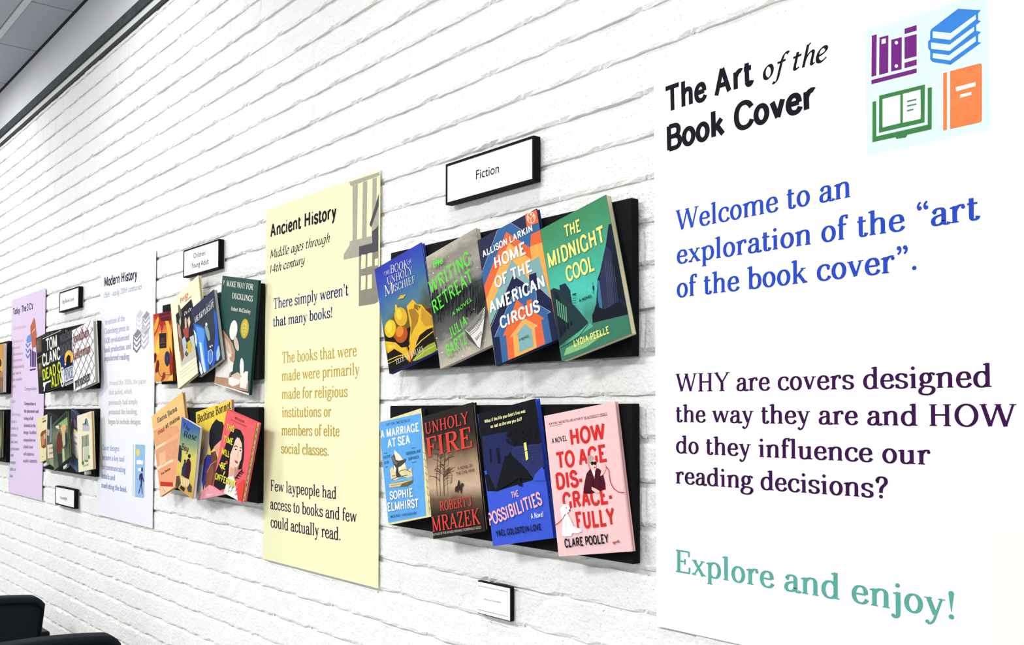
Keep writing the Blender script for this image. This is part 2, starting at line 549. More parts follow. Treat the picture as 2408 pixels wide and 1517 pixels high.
def sans_line(txt, weight):
    """letters of Blender's own sans face as polygons, cap height 70"""
    k = (txt, weight)
    if k in SANS:
        return SANS[k]
    c = bpy.data.curves.new('tmp', 'FONT')
    c.body = txt
    c.offset = weight
    c.resolution_u = 3
    c.space_character = 1 + weight * 2.2
    o = bpy.data.objects.new('tmp', c)
    COL.objects.link(o)
    dg = bpy.context.evaluated_depsgraph_get()
    me = bpy.data.meshes.new_from_object(o.evaluated_get(dg))
    s = 70 / .682
    vs = [(v.co.x * s, v.co.y * s) for v in me.vertices]
    out = [[vs[i] for i in p.vertices] for p in me.polygons]
    bpy.data.objects.remove(o)
    bpy.data.curves.remove(c)
    bpy.data.meshes.remove(me)
    SANS[k] = out
    return out


SW = {'sans': .006, 'sansb': .022, 'sansx': .034, 'sansl': -.006}


def text_polys(txt, sty):
    if sty in SW:
        out = sans_line(txt, SW[sty])
    else:
        out, x = [], 0
        for ch in txt:
            if ch == ' ':
                x += 26
                continue
            adv, pl = glyph(ch, sty)
            out += [[(px + x, py) for px, py in p] for p in pl]
            x += adv
    xs = [p[0] for q in out for p in q]
    return out, min(xs), max(xs)


# ------------------------------------------------------------------ surfaces that carry print
def raydir(px, py):
    return FWD + RGT * (px - PX) / FOC - UPV * (py - PY) / FOC


def clip(poly, x0, x1, y0, y1):
    for ax, lim, sg in ((0, x0, 1), (0, x1, -1), (1, y0, 1), (1, y1, -1)):
        res = []
        n = len(poly)
        for i in range(n):
            p, q = poly[i], poly[(i + 1) % n]
            ip, iq = (p[ax] - lim) * sg >= 0, (q[ax] - lim) * sg >= 0
            if ip:
                res.append(p)
            if ip != iq:
                t = (lim - p[ax]) / (q[ax] - p[ax])
                res.append((p[0] + (q[0] - p[0]) * t, p[1] + (q[1] - p[1]) * t))
        poly = res
        if len(poly) < 3:
            return []
    return poly


class Face:
    """a printed rectangle: origin at its bottom centre, x to the right, z up, -y outward"""

    def __init__(self, org, rot, w, h):
        self.o, self.R, self.w, self.h = np.array(org, float), np.array(rot, float), w, h

    def at(self, px, py):
        r = raydir(px, py)
        n = self.R[:, 1]
        P = EYE + r * ((self.o - EYE) @ n) / (r @ n)
        d = P - self.o
        return (d @ self.R[:, 0], d @ self.R[:, 2])


class Print:
    """collects flat printed shapes for one face; k = (x0, y0, scale) of the view they were read in"""

    def __init__(self, face, k=(0, 0, 1), eps=3e-5):
        self.F, self.k, self.lay, self.eps = face, k, 1, eps
        self.mb = MB()

    def uv(self, x, y):
        return self.F.at(self.k[0] + x / self.k[2], self.k[1] + y / self.k[2])

    def put(self, polys, m):
        F = self.F
        y0 = -self.eps * self.lay
        for i, p in enumerate(polys):
            q = clip(p, -F.w / 2, F.w / 2, 0, F.h)
            y = y0 - (i % 13) * 5e-6        # overlapping strokes never share a plane
            if len(q) >= 3:
                self.mb.face([(a, y, b) for a, b in q], m)
        self.lay += 1 if len(polys) < 3 else 3

    def mk(self, c):
        return mat(c, .7, .07, 75, True, 0, 0, .08) if isinstance(c, str) else c

    def P(self, c, *pts):
        if len(pts) == 1:
            pts = pts[0]
        if isinstance(pts, str):
            v = [float(t) for t in pts.split()]
            pts = list(zip(v[::2], v[1::2]))
        self.put([[self.uv(*p) for p in pts]], self.mk(c))

    def E(self, c, x, y, rx, ry, rot=0, n=22):
        a = math.radians(rot)
        pts = []
        for i in range(n):
            t = 6.28318 * i / n
            u, v = rx * math.cos(t), ry * math.sin(t)
            pts.append((x + u * math.cos(a) - v * math.sin(a), y + u * math.sin(a) + v * math.cos(a)))
        self.P(c, pts)

    def L(self, c, wd, pts, closed=False):
        if isinstance(pts, str):
            v = [float(t) for t in pts.split()]
            pts = list(zip(v[::2], v[1::2]))
        if closed:
            pts = pts + [pts[0]]
        out = []
        for p, q in zip(pts, pts[1:]):
            dx, dy = q[0] - p[0], q[1] - p[1]
            l = math.hypot(dx, dy) or 1
            nx, ny = -dy / l * wd / 2, dx / l * wd / 2
            ex, ey = dx / l * wd * .2, dy / l * wd * .2
            out.append([self.uv(p[0] + nx - ex, p[1] + ny - ey), self.uv(p[0] - nx - ex, p[1] - ny - ey),
                        self.uv(q[0] - nx + ex, q[1] - ny + ey), self.uv(q[0] + nx + ex, q[1] + ny + ey)])
        self.put(out, self.mk(c))

    def T(self, c, sty, txt, x0, y0, x1, y1, h, slant=0):
        """text with its baseline from (x0,y0) to (x1,y1), capital height h at the left end"""
        pl, xa, xb = text_polys(txt, sty)
        A, B, H = self.uv(x0, y0), self.uv(x1, y1), self.uv(x0, y0 - h)
        ux, uy = (B[0] - A[0]) / (xb - xa), (B[1] - A[1]) / (xb - xa)
        l = math.hypot(ux, uy)
        hh = math.hypot(H[0] - A[0], H[1] - A[1]) / 70
        vx, vy = -uy / l * hh, ux / l * hh
        self.put([[(A[0] + (x - xa + y * slant) * ux + y * vx, A[1] + (x - xa + y * slant) * uy + y * vy)
                   for x, y in p] for p in pl], self.mk(c))

    def bars(self, c, x0, y0, x1, y1, h, seed=1):
        """a line of print too small to read in the photo: short upright strokes"""
        r = random.Random(seed)
        n = max(4, int((x1 - x0) / 7))
        for i in range(n):
            if r.random() < .82:
                t = i / n
                x, y = x0 + (x1 - x0) * t, y0 + (y1 - y0) * t
                self.P(c, [(x, y), (x + 4, y + (y1 - y0) / n * .6), (x + 4, y - h * r.uniform(.7, 1)), (x, y - h * r.uniform(.7, 1))])

    def rect(self, m):
        w, h = self.F.w / 2, self.F.h
        self.put([[(-w, 0), (w, 0), (w, h), (-w, h)]], self.mk(m))


# ------------------------------------------------------------------ the room
XL, XR = -7.6, 1.2


def brick_wall():
    ch, bl, jt = .0675, .195, .009
    nx, nz = 12, 6
    vs, fs, base = [], [], 0
    q = np.arange((nx + 1) * (nz + 1)).reshape(nx + 1, nz + 1)
    quads = np.stack([q[:-1, :-1], q[1:, :-1], q[1:, 1:], q[:-1, 1:]], -1).reshape(-1, 4)
    gx = np.array([0, 0] + list(np.linspace(.03, .97, nx - 3)) + [1, 1])
    gz = np.array([0, 0] + list(np.linspace(.1, .9, nz - 3)) + [1, 1])
    for r in range(0, 43):
        z0 = .0202 + ch * r + jt / 2
        off = (-2.306 if r % 2 else -2.306 + bl / 2)
        i0 = math.floor((XL - off) / bl)
        i1 = math.ceil((XR - off) / bl)
        for i in range(i0, i1):
            x0 = off + i * bl + jt / 2
            L, H = bl - jt, ch - jt
            x = x0 + gx[:, None] * L + np.zeros((1, nz + 1))
            z = z0 + gz[None, :] * H + np.zeros((nx + 1, 1))
            y = rng.normal(0, .0005, (nx + 1, nz + 1)) + rng.normal(0, .0008)
            y += (gx[:, None] - .5) * rng.normal(0, .0011) + (gz[None, :] - .5) * rng.normal(0, .0008)
            ring = np.ones_like(y, bool)
            ring[2:-2, 2:-2] = False
            jit = rng.normal(0, .0007, y.shape) * ring
            z = z + jit
            x = x + rng.normal(0, .0007, y.shape) * ring
            y[1, :] += .0004
            y[-2, :] += .0004
            y[:, 1] += .0004
            y[:, -2] += .0008
            y[:, 1] += np.abs(rng.normal(0, .0011, nx + 1))
            y[1:3, 1] += .0032
            y[-3:-1, 1] += .0032
            y = np.clip(y, -.0028, None)
            y[:, 0] = y[:, -1] = .011
            hj = .0026 + abs(rng.normal(0, .0008))       # head joints struck almost flush
            y[0, 1:-1] = y[-1, 1:-1] = hj
            x[0, :] = x0 - jt / 2 - .003
            x[-1, :] = x0 + L + jt / 2 + .003
            vs.append(np.stack([x, y, z], -1).reshape(-1, 3))
            fs.append(quads + base)
            base += (nx + 1) * (nz + 1)
    # mortar bed behind, slightly uneven
    mx, mz = 180, 90
    X, Z = np.meshgrid(np.linspace(XL, XR, mx), np.linspace(0, 2.93, mz), indexing='ij')
    Y = .0061 + rng.normal(0, .0005, X.shape)
    vs.append(np.stack([X, Y, Z], -1).reshape(-1, 3))
    q = np.arange(mx * mz).reshape(mx, mz)
    fs.append(np.stack([q[:-1, :-1], q[1:, :-1], q[1:, 1:], q[:-1, 1:]], -1).reshape(-1, 4) + base)
    V = np.concatenate(vs)
    Fq = np.concatenate(fs)
    me = bpy.data.meshes.new('wall_right')
    me.from_pydata(V.tolist(), [], Fq.tolist())
    me.materials.append(wall_mat('white_painted_brick', 'F2F2EE', .75))
    o = bpy.data.objects.new('wall_right', me)
    COL.objects.link(o)
    struct(o)


brick_wall()


def slab(name, a, b, m, kind=True):
    mb = MB()
    mb.box(a, b, m)
    o = mb.build(name)
    if kind:
        struct(o)
    return o


slab('wall_right_core', (XL, .0115, 0), (XR, .2, 3.3), mat('EDEDEA', .8, .02, 5, False))
slab('wall_upper', (XL, .0, 2.943), (XR, .0114, 3.16), wall_mat('white_plaster', 'E4E5E8', .25))
slab('shadow_gap_strip', (XL, -.012, 3.150), (XR, .0, 3.176), mat('2A2C30', .7, .1, 20, False))  # shadow gap where wall meets ceiling, its shade painted as a dark strip
slab('trim_2', (XL, -.013, 2.909), (XR, .0112, 2.945), mat('45494B', .8, .2, 40, False, .6))
slab('trim_3', (XL, -.005, 2.886), (XR, .0112, 2.909), mat('D8DAD4', .35, .05, 30, False))
slab('trim_4', (XL, -.006, 2.870), (XR, .0112, 2.885), mat('3A3C40', .7, .1, 30, False))
slab('floor', (XL, -6.5, -.05), (XR + 3, .2, 0), mat('9A9C9F', .9, .2, 120, False, .4))


def ceiling():
    mb = MB()
    mt = mat('B4B6BD', .9, .06, 260, False, .35)
    tee = mat('D6D8DE', .6, .03, 20, False)
    dk = mat('26282C', .9, .05, 20, False)
    ys = [-.002, -.1815, -.80, -1.42, -2.04, -2.66, -3.28, -3.9, -4.5]
    pitch = .557
    x = -4.0905 - pitch * 7
    k = 0
    while x < XR + 3:
        for a, b in zip(ys, ys[1:]):
            y1 = a - (.016 if a < -.1 else 0)
            mb.box((x + .004, b + .016, CEIL_Z + .004), (x + pitch - .004, y1, CEIL_Z + .022), mt)
        x += pitch
    for y in ys[1:]:
        mb.box((XL, y - .012, CEIL_Z - .001), (XR + 3, y + .012, CEIL_Z + .02), tee)
    mb.box((XL, -6.5, CEIL_Z + .03), (XR + 3, .0, CEIL_Z + .06), dk)
    struct(mb.build('ceiling'))


ceiling()


# ------------------------------------------------------------------ display boards
BLACK = mat('07080C', .75, .2, 30, False, 0, 0, .12)
FLATROT = np.eye(3)
BOARD_Y = -.022
board_x = {'fiction': -1.0425, 'young': -2.352, 'big': -3.6905, 'far': -5.012}
board_txt = {'fiction': 'fiction books beneath the widest black framed sign', 'young': "children's books between the yellow and the plain white poster",
             'big': 'bold-lettered books between the lilac and the plain white poster', 'far': 'books cut off at the left edge of the photo'}


def make_board(key, upper):
    z0, z1 = (1.637, 1.8835) if upper else (1.317, 1.5635)
    xr = board_x[key]
    L = .688
    e = empty('display_board', (xr - L / 2, 0, z0))
    mb = MB()
    mb.box((-L / 2, BOARD_Y, 0), (L / 2, BOARD_Y + .016, z1 - z0), BLACK)
    mb.build('panel', e, .0015)
    for s in (-1, 1):
        mb = MB()
        mb.box((s * .27 - .02, BOARD_Y + .016, .03), (s * .27 + .02, -.0005, z1 - z0 - .03), BLACK)
        mb.build('wall_batten', e)
    # thin ledge strip that carries the books
    tag(e, ('upper' if upper else 'lower') + ' black display board with ' + board_txt[key], 'display board', 'black display boards on the brick wall')
    return e


boards = {}
for kk in board_x:
    for u_ in (True, False):
        boards[(kk, u_)] = make_board(kk, u_)


# ------------------------------------------------------------------ framed signs
def wall_at(px, py, y):
    r = raydir(px, py)
    return EYE + r * (y - EYE[1]) / r[1]


def sign(tl, br, lines, label, bar=.0045, depth=.016, name='framed_sign'):
    yf = -.004 - depth
    A, B = wall_at(*tl, yf), wall_at(*br, yf)
    W, H = B[0] - A[0], A[2] - B[2]
    c = ((A[0] + B[0]) / 2, yf, B[2])
    e = empty(name, c)
    mb = MB()
    t = .003
    for a, b in (((-W / 2 - bar, 0, -bar), (W / 2 + bar, depth, 0)), ((-W / 2 - bar, 0, H), (W / 2 + bar, depth, H + bar)),
                 ((-W / 2 - bar, 0, 0), (-W / 2, depth, H)), ((W / 2, 0, 0), (W / 2 + bar, depth, H))):
        mb.box(a, b, BLACK)
    mb.build('frame', e, .0006)
    mb = MB()
    mb.box((-W / 2, .0015, 0), (W / 2, depth + .003, H), mat('FFFFFF', .6, .01, 40))
    f = Face((c[0], yf + .0015, c[2]), FLATROT, W, H)
    pr = Print(f)
    pr.mb = mb
    mb0 = len(mb.v)
    for l in lines:
        pr.T(*l)
    mb.v[mb0:] = [(x, y + .0015, z) for x, y, z in mb.v[mb0:]]
    mb.build('card', e)
    tag(e, label, 'sign', 'black framed shelf signs')
    return e


K1C = '16171C'
sign((1051, 391), (1251, 420), [(K1C, 'sans', 'Fiction', 1119.4, 422.2, 1173.4, 406, 21.5)],
     'largest black framed sign reading Fiction, above the nearest books')
sign((432.5, 592), (512.5, 627.5), [('2A2C32', 'sans', 'Children/', 455, 607.3, 484, 599.5, 11),
                                   ('2A2C32', 'sans', 'Young Adult', 450, 631.3, 490.8, 620.3, 12)],
     'black framed sign reading Children and Young Adult on two lines', .004)
sign((140.5, 690.5), (183.5, 720), [('2A2C32', 'sans', 'Big Book Look', 147.1, 714.1, 174.1, 706.2, 8)],
     'black framed sign reading Big Book Look beside the lilac poster', .005)
sign((131, 1145), (173.5, 1194), [('2A2C32', 'sans', 'Nostalgia', 141.6, 1173.7, 158, 1175.6, 7)],
     'black framed sign hung low under the boards near the lilac poster', .005)


def small_notice():
    depth = .007
    yf = -.004 - depth
    A, B = wall_at(1122, 1367.5, yf), wall_at(1198.6, 1460, yf)
    W, H = B[0] - A[0], A[2] - B[2]
    c = ((A[0] + B[0]) / 2, yf, B[2])
    e = empty('notice_block', c)
    mb = MB()
    mb.box((-W / 2, .001, -.002), (W / 2 + .001, depth + .003, H + .002), BLACK)
    mb.build('block', e, .0012)
    mb = MB()
    mb.box((-W / 2, 0, 0), (W / 2, .0009, H), mat('FFFFFF', .6, .01, 40))
    f = Face(c, FLATROT, W, H)
    pr = Print(f, (1115, 1360, 13.79))
    pr.mb = mb
    pr.L('33353A', 12, '125 240 1090 445')
    pr.L('33353A', 12, '110 1012 1090 1245')
    pr.L('DDE6E4', 5, '125 240 110 1012')
    pr.L('DDE6E4', 5, '1090 445 1085 1245')
    pr.T('4A4048', 'sans', 'Please do not touch display', 320, 690, 868, 800, 36)
    mb.build('card', e)
    tag(e, 'small white notice card on black block, low on the bricks right of the yellow poster', 'notice')


small_notice()


# ------------------------------------------------------------------ chairs by the wall
def chair(loc, label):
    cloth = mat('0E141C', .85, .35, 380, False, .5, 0, .2)
    steel = mat('15171A', .4, .1, 30, False)
    e = empty('upholstered_chair', loc)
    W = .50
    # backrest: padded slab with an arched top, rear face towards +x
    n, mrow, dp = 40, 9, 3
    mb = MB()
    th = .075
    rows = []
    for j in range(mrow + 1):
        t = j / mrow
        half = (W / 2) * (.90 + .10 * t)
        ring = []
        cy = .02
        for i in range(n + 1):
            s = -1 + 2 * i / n
            arch = .018 * (1 - s * s) - .026 * (max(0, abs(s) - .84) / .16) ** 2
            z = .46 + (.415 + arch) * t
            ring.append((s * half, z))
        rows.append(ring)

    def pt(i, j, side):
        yv, z = rows[j][i]
        lean = (z - .46) * .16
        t = j / mrow
        puff = .010 * (1 - abs(2 * t - 1) ** 3) * (1 - abs(2 * i / n - 1) ** 4)
        return (lean + (th / 2 + puff if side else -th / 2 - puff), yv, z)
    for side in (0, 1):
        for j in range(mrow):
            for i in range(n):
                q = [pt(i, j, side), pt(i + 1, j, side), pt(i + 1, j + 1, side), pt(i, j + 1, side)]
                mb.face(q if side else q[::-1], cloth)
    for i in range(n):
        mb.face([pt(i, mrow, 1), pt(i + 1, mrow, 1), pt(i + 1, mrow, 0), pt(i, mrow, 0)], cloth)
        mb.face([pt(i, 0, 0), pt(i + 1, 0, 0), pt(i + 1, 0, 1), pt(i, 0, 1)], cloth)
    for j in range(mrow):
        mb.face([pt(0, j, 1), pt(0, j + 1, 1), pt(0, j + 1, 0), pt(0, j, 0)], cloth)
        mb.face([pt(n, j, 0), pt(n, j + 1, 0), pt(n, j + 1, 1), pt(n, j, 1)], cloth)
    o = mb.build('backrest', e)
    bm = bmesh.new()
    bm.from_mesh(o.data)
    bmesh.ops.remove_doubles(bm, verts=bm.verts, dist=1e-5)
    bmesh.ops.recalc_face_normals(bm, faces=bm.faces)
    bm.to_mesh(o.data)
    bm.free()
    bv = o.modifiers.new('round', 'BEVEL')
    bv.width, bv.segments, bv.limit_method, bv.angle_limit = .018, 4, 'ANGLE', math.radians(50)
    for p in o.data.polygons:
        p.use_smooth = True
    # seam piping round the rear face
    path = [pt(0, j, 1) for j in range(1, mrow)] + [pt(i, mrow, 1) for i in range(0, n + 1)] + [pt(n, j, 1) for j in range(mrow - 1, 0, -1)]
    path = [(x + .004, y * .955, .46 + (z - .46) * .955) for x, y, z in path]
    tube(path, .0045, 'seam_piping', mat('05070B', .8, .1, 50, False), e)
    mb = MB()
    mb.box((-.50, -W / 2, .40), (-.03, W / 2, .475), cloth)
    o = mb.build('seat', e, .022)
    for sx in (-.45, .02):
        for sy in (-1, 1):
            tube([(sx, sy * .215, .41), (sx + (.03 if sx > 0 else -.02), sy * .225, .0)], .012, 'leg', steel, e)
    for sy in (-1, 1):
        mb = MB()
        mb.box((-.43, sy * .262 - .022, .71), (.035, sy * .262 + .022, .736), steel)
        o = mb.build('armrest', e, .008)
        tube([(-.35, sy * .262, .715), (-.35, sy * .24, .42)], .011, 'arm_post', steel, o)
    tag(e, label, 'chair', 'dark upholstered chairs along the wall')


def tube(path, r, name, m, parent, n=8):
    mb = MB()
    rings = []
    for i, p in enumerate(path):
        a = Vector(path[max(0, i - 1)])
        b = Vector(path[min(len(path) - 1, i + 1)])
        d = (b - a).normalized()
        u = d.cross(Vector((0.3, .2, 1)).normalized())
        if u.length < .1:
            u = d.cross(Vector((1, 0, 0)))
        u.normalize()
        v = d.cross(u)
        rings.append([Vector(p) + (u * math.cos(6.28318 * k / n) + v * math.sin(6.28318 * k / n)) * r for k in range(n)])
    for a, b in zip(rings, rings[1:]):
        for k in range(n):
            mb.face([a[k], a[(k + 1) % n], b[(k + 1) % n], b[k]], m)
    mb.face(rings[0][::-1], m)
    mb.face(rings[-1], m)
    return mb.build(name, parent, smooth=True)


chair((-3.96, -.385, 0), 'dark upholstered chair farther from the camera, back to us, at the left edge')
chair((-3.155, -.375, 0), 'dark upholstered chair nearest the camera, only its arched top in frame')
# ------------------------------------------------------------------ posters
def poster(name, tl, br, color, label, yb=-.0045, th=.0012, name2='paper_sheet'):
    """flat sheet on the bricks; returns root, its Face and the sheet mesh"""
    A, B = wall_at(*tl, yb - th), wall_at(*br, yb - th)
    W, H = B[0] - A[0], A[2] - B[2]
    c = ((A[0] + B[0]) / 2, yb - th, B[2])
    e = empty(name, c)
    mb = MB()
    mb.box((-W / 2, 0, 0), (W / 2, th, H), mat(color, .55, .01, 6))
    mb.build(name2, e)
    # mounting dots keep the sheet off the rough bricks
    for sx in (-.4, .4):
        for sz in (.06, .5, .94):
            mb = MB()
            mb.box((sx * W - .012, th, sz * H - .012), (sx * W + .012, th + .0045, sz * H + .012), mat('E8E8E4', .8, .02, 20))
            mb.build('mounting_pad', e)
    tag(e, label, 'poster')
    return e, Face(c, FLATROT, W, H)


def lettering(e, f, name, k, *lines, lab=None):
    p = Print(f, k)
    for l in lines:
        p.T(*l)
    o = p.mb.build(name, e)
    if lab:
        o['label'] = lab
    return o


# --- welcome poster
e, f = poster('poster', (1537, 148), (3150, 1830), 'FFFFFF', 'big white welcome poster with coloured text filling the right side', -.0045)
k = (0, 0, 1)
BK, BL, PU, TE = '14151C', '2A4CC0', '3C1048', '5FAD9C'
lettering(e, f, 'title_lettering', k,
          (BK, 'gsans', 'The Art', 1566, 264.5, 1773, 195.5, 57),
          (BK, 'ital', 'of the', 1794, 189, 1948, 140, 47),
          (BK, 'gsans', 'Book Cover', 1569, 354.3, 1919.4, 251, 56), lab='black title lettering')
lettering(e, f, 'paragraph_lettering', k,
          (BL, 'serif', 'Welcome to an', 1589.2, 543.7, 1999.6, 463.5, 48),
          (BL, 'serif', 'exploration of the ~art', 1591.7, 621.4, 2305.8, 515.2, 47),
          (BL, 'serif', 'of the book cover".', 1591.7, 700.1, 2155.4, 634.4, 48), lab='blue lettering')
lettering(e, f, 'paragraph_lettering', k,
          (PU, 'serif', 'WHY are covers designed', 1588.8, 921.6, 2332.2, 910.2, 42),
          (PU, 'serif', 'the way they are and HOW', 1589.8, 992.5, 2391, 1005, 40.5),
          (PU, 'serif', 'do they influence our', 1589.8, 1065.3, 2188.5, 1093.3, 40.5),
          (PU, 'serif', 'reading decisions?', 1588.8, 1136.7, 2088.7, 1173, 41), lab='dark purple lettering')
lettering(e, f, 'paragraph_lettering', k, (TE, 'serif', 'Explore and enjoy!', 1589.8, 1344.7, 2244.4, 1457.4, 52), lab='green lettering')
# square with four book pictures
K = (2020, 0, 3.99)
p = Print(f, K)
tl, br = p.uv(60, 298), p.uv(1230, 1212)
p.put([[(tl[0], br[1]), (br[0], br[1]), (br[0], tl[1]), (tl[0], tl[1])]], mat('E4FCFB', .55, .01, 20))
p.mb.build('picture_ground', e)


def icon(name, fn):
    p = Print(f, K)
    p.lay = 4
    fn(p)
    p.mb.build(name, e)


def ic_shelf(p):
    c = '7B2A86'
    for q in ('120 335 167 322 163 708 117 722', '192 352 276 330 274 682 189 704', '303 374 402 348 400 650 302 672',
              '428 270 541 235 541 287 428 320', '428 350 541 320 541 527 428 555', '428 590 541 557 541 610 428 640',
              '117 752 541 642 541 683 117 790'):
        p.P(c, q)
    wh = 'F2FDFD'
    p.P(wh, '213 370 252 360 252 405 213 415')
    p.E(wh, 352, 401, 16, 17)
    p.E(wh, 352, 620, 16, 17)


def ic_stack(p):
    c = '3F8AE0'
    p.P(c, '668 300 680 272 930 82 1145 95 1118 125 1118 190 1145 196 1118 222 1100 232 1100 290 1145 300 1118 328 1118 395 1148 400 860 608 690 582 668 555 668 478 650 455 648 390 668 368')
    wh = 'E8FCFC'
    p.P(wh, '692 295 862 310 1095 138 1098 180 855 375 692 355')
    p.P(wh, '676 398 850 420 1080 250 1082 290 850 478 678 458')
    p.P(wh, '694 498 845 518 1095 338 1098 388 855 568 692 545')


def ic_open(p):
    c, wh = '43864A', 'FFFFFF'
    p.P(c, '127 955 161 948 163 1280 645 1170 645 825 684 818 682 1213 455 1265 440 1290 350 1305 343 1288 126 1335')
    p.P(c, '190 898 618 793 615 1148 188 1247')
    p.P(wh, '222 930 388 888 388 1155 222 1197')
    p.P(wh, '412 882 578 840 580 1110 570 1118 412 1152')
    for y0, x1 in ((945, 540), (988, 540), (1032, 512)):
        p.P('5A8F78', [(452, y0), (x1, y0 - (x1 - 452) * .22), (x1, y0 - (x1 - 452) * .22 + 15), (452, y0 + 16)])


def ic_note(p):
    c, wh = 'F58A50', 'F4FDFC'
    p.P(c, '790 688 826 676 826 1218 790 1227')
    p.P(c, '855 668 1130 596 1150 600 1154 625 1154 1125 1145 1142 1130 1150 855 1212')
    p.P(wh, '908 818 1095 770 1095 808 912 858')
    p.P(wh, '950 888 1055 862 1055 890 950 918')


icon('purple_books_picture', ic_shelf)
icon('blue_books_picture', ic_stack)
icon('open_book_picture', ic_open)
icon('orange_book_picture', ic_note)

# cream blank sheet at the lower right, over the big poster
A, B = wall_at(2337, 1252, -.0075), wall_at(2750, 1700, -.0075)
mb = MB()
mb.box((A[0], -.0075, B[2]), (B[0], -.0059, A[2]), mat('FBF9F1', .6, .01, 10))
tag(mb.build('blank_sheet'), 'blank cream sheet over the lower right corner of the big white poster', 'paper')

# --- ancient history poster
e, f = poster('poster', (626, 494), (889, 1384), 'FBFAC9', 'pale yellow Ancient History poster with grey building pictures')
NA, GO, PB = '16226E', 'C7A648', '3A0E3C'
lettering(e, f, 'title_lettering', k, (BK, 'gsans', 'Ancient History', 635.5, 557.6, 791.2, 511.1, 29))
lettering(e, f, 'subtitle_lettering', k, (BK, 'ital', 'Middle ages through', 635.5, 608.5, 775.7, 569.3, 20),
          (BK, 'ital', '14th century', 635.5, 642.7, 717, 619.5, 19))
lettering(e, f, 'paragraph_lettering', k, (NA, 'serif', "There simply weren't", 643.4, 727.3, 819.4, 694.3, 25),
          (NA, 'serif', 'that many books!', 642.7, 768.7, 781, 746.6, 23))
lettering(e, f, 'paragraph_lettering', k, *[(GO, 'serif', t, a, b, c, d, h) for t, a, b, c, d, h in (
    ('The books that were', 663.3, 854.6, 839.3, 837.6, 26), ('made were primarily', 662.5, 896.1, 845.3, 881.1, 25),
    ('made for religious', 662.5, 938.4, 817.6, 933.3, 25), ('institutions or', 663.3, 981.2, 779.2, 980, 24.5),
    ('members of elite', 662.1, 1023.5, 798.6, 1026.3, 24.5), ('social classes.', 661.3, 1065.8, 772.9, 1072.2, 24.5))], lab='gold lettering')
lettering(e, f, 'paragraph_lettering', k, (PB, 'serif', 'Few laypeople had', 636.4, 1154, 790.7, 1173.8, 25.5),
          (PB, 'serif', 'access to books and few', 635.6, 1196.8, 839.3, 1229.2, 26),
          (PB, 'serif', 'could actually read.', 636.4, 1239.9, 800.6, 1271.5, 27))
p = Print(f, (600, 380, 3.159))
g1, g2, g3, yl = 'B4AF9E', '94907F', '55545A', 'FBFAC9'
p.P(g1, '698 152 922 78 925 100 905 112 722 180 712 183')
p.P(g1, '724 180 922 110 916 530 866 545 866 608 742 640 724 590')
p.P(yl, '764 165 800 150 794 570 756 580')
p.P(yl, '834 140 872 128 866 552 828 562')
p.P(yl, '905 118 921 112 919 250 902 290')
p.P(g1, '702 592 864 555 866 608 776 640 776 705 658 730 658 690 702 620')
p.P(g2, '772 630 916 590 916 1040 886 1057 770 1075')
p.P(g3, '772 632 870 608 868 520 900 495 916 470 916 660 905 668 772 705')
p.P(g3, '850 468 905 290 920 235 918 330 862 490')
for q in ('790 692 822 690 820 792 786 800', '836 684 870 675 870 775 834 785', '788 850 822 846 820 948 786 958',
          '836 845 868 836 868 942 834 948', '890 725 914 718 914 770 890 775'):
    p.P(yl, q)
p.mb.build('building_picture', e)

# --- modern history poster
e, f = poster('poster', (237, 634), (358, 1243), 'F8F8FE', 'plain white Modern History poster between two rows of boards')
lettering(e, f, 'title_lettering', k, (BK, 'gsans', 'Modern History', 245.4, 673.7, 322.3, 654.8, 21))
lettering(e, f, 'subtitle_lettering', k, ('8A98A4', 'ital', '15th - early 20th centuries', 244.3, 701.1, 333.6, 679.2, 12))
lettering(e, f, 'paragraph_lettering', k, *[('9C97C2', 'serif', *q) for q in (
    ('Invention of the', 246.9, 764.5, 293.7, 754.2, 13), ('Gutenberg press in', 246, 785.9, 303.5, 776.5, 13),
    ('1436 revolutionized', 246, 808.2, 304, 798.8, 13), ('book production, and', 245.4, 829.6, 308.3, 820.2, 13),
    ('popularized reading.', 245.4, 849.4, 305.2, 844.2, 13))])
lettering(e, f, 'paragraph_lettering', k, *[('C9B9A6', 'serif', *q) for q in (
    ('Around the 1920s, the paper', 256.3, 906.3, 344.5, 901.6, 11), ('dust jacket, which', 255.9, 928, 310, 925.9, 11.5),
    ('previously had simply', 255.2, 952.3, 323.4, 950.2, 11.5), ('protected the binding,', 255, 974.4, 322.7, 973.4, 11.5),
    ('began to include designs.', 254.6, 996.6, 332.2, 998, 11.5))])
lettering(e, f, 'paragraph_lettering', k, *[('6E8ACB', 'serif', *q) for q in (
    ('Cover designs', 240, 1058.4, 280.5, 1061.6, 12.5), ('became a key tool', 239.6, 1081, 291.7, 1086.2, 12.5),
    ('for communicating', 239, 1103.1, 295.3, 1111.6, 12.5), ('details and', 238.6, 1124.6, 270.6, 1129.9, 12.5),
    ('marketing the book.', 238.4, 1146.4, 299, 1158, 12.5))])
p = Print(f, (220, 600, 5.835))


def stack(x0, y0, x1, top, mid):
    h = (x1 - x0) / 2
    for j in range(3):
        y = y0 + j * 72
        p.L(mid, 13, [(x0 + 4, y + 30), (x0 + h * .8, y + 82), (x1, y - 5)])
    p.L(mid, 6, [(x0 + 2, y0), (x0 - 2, y0 + 185), (x0 + h * .8, y0 + 240), (x1 - 2, y0 + 150), (x1, y0 - 20)])
    p.P(top, [(x0, y0), (x0 + h * 1.2, y0 - 85), (x1, y0 - 40), (x0 + h * .8, y0 + 40)])


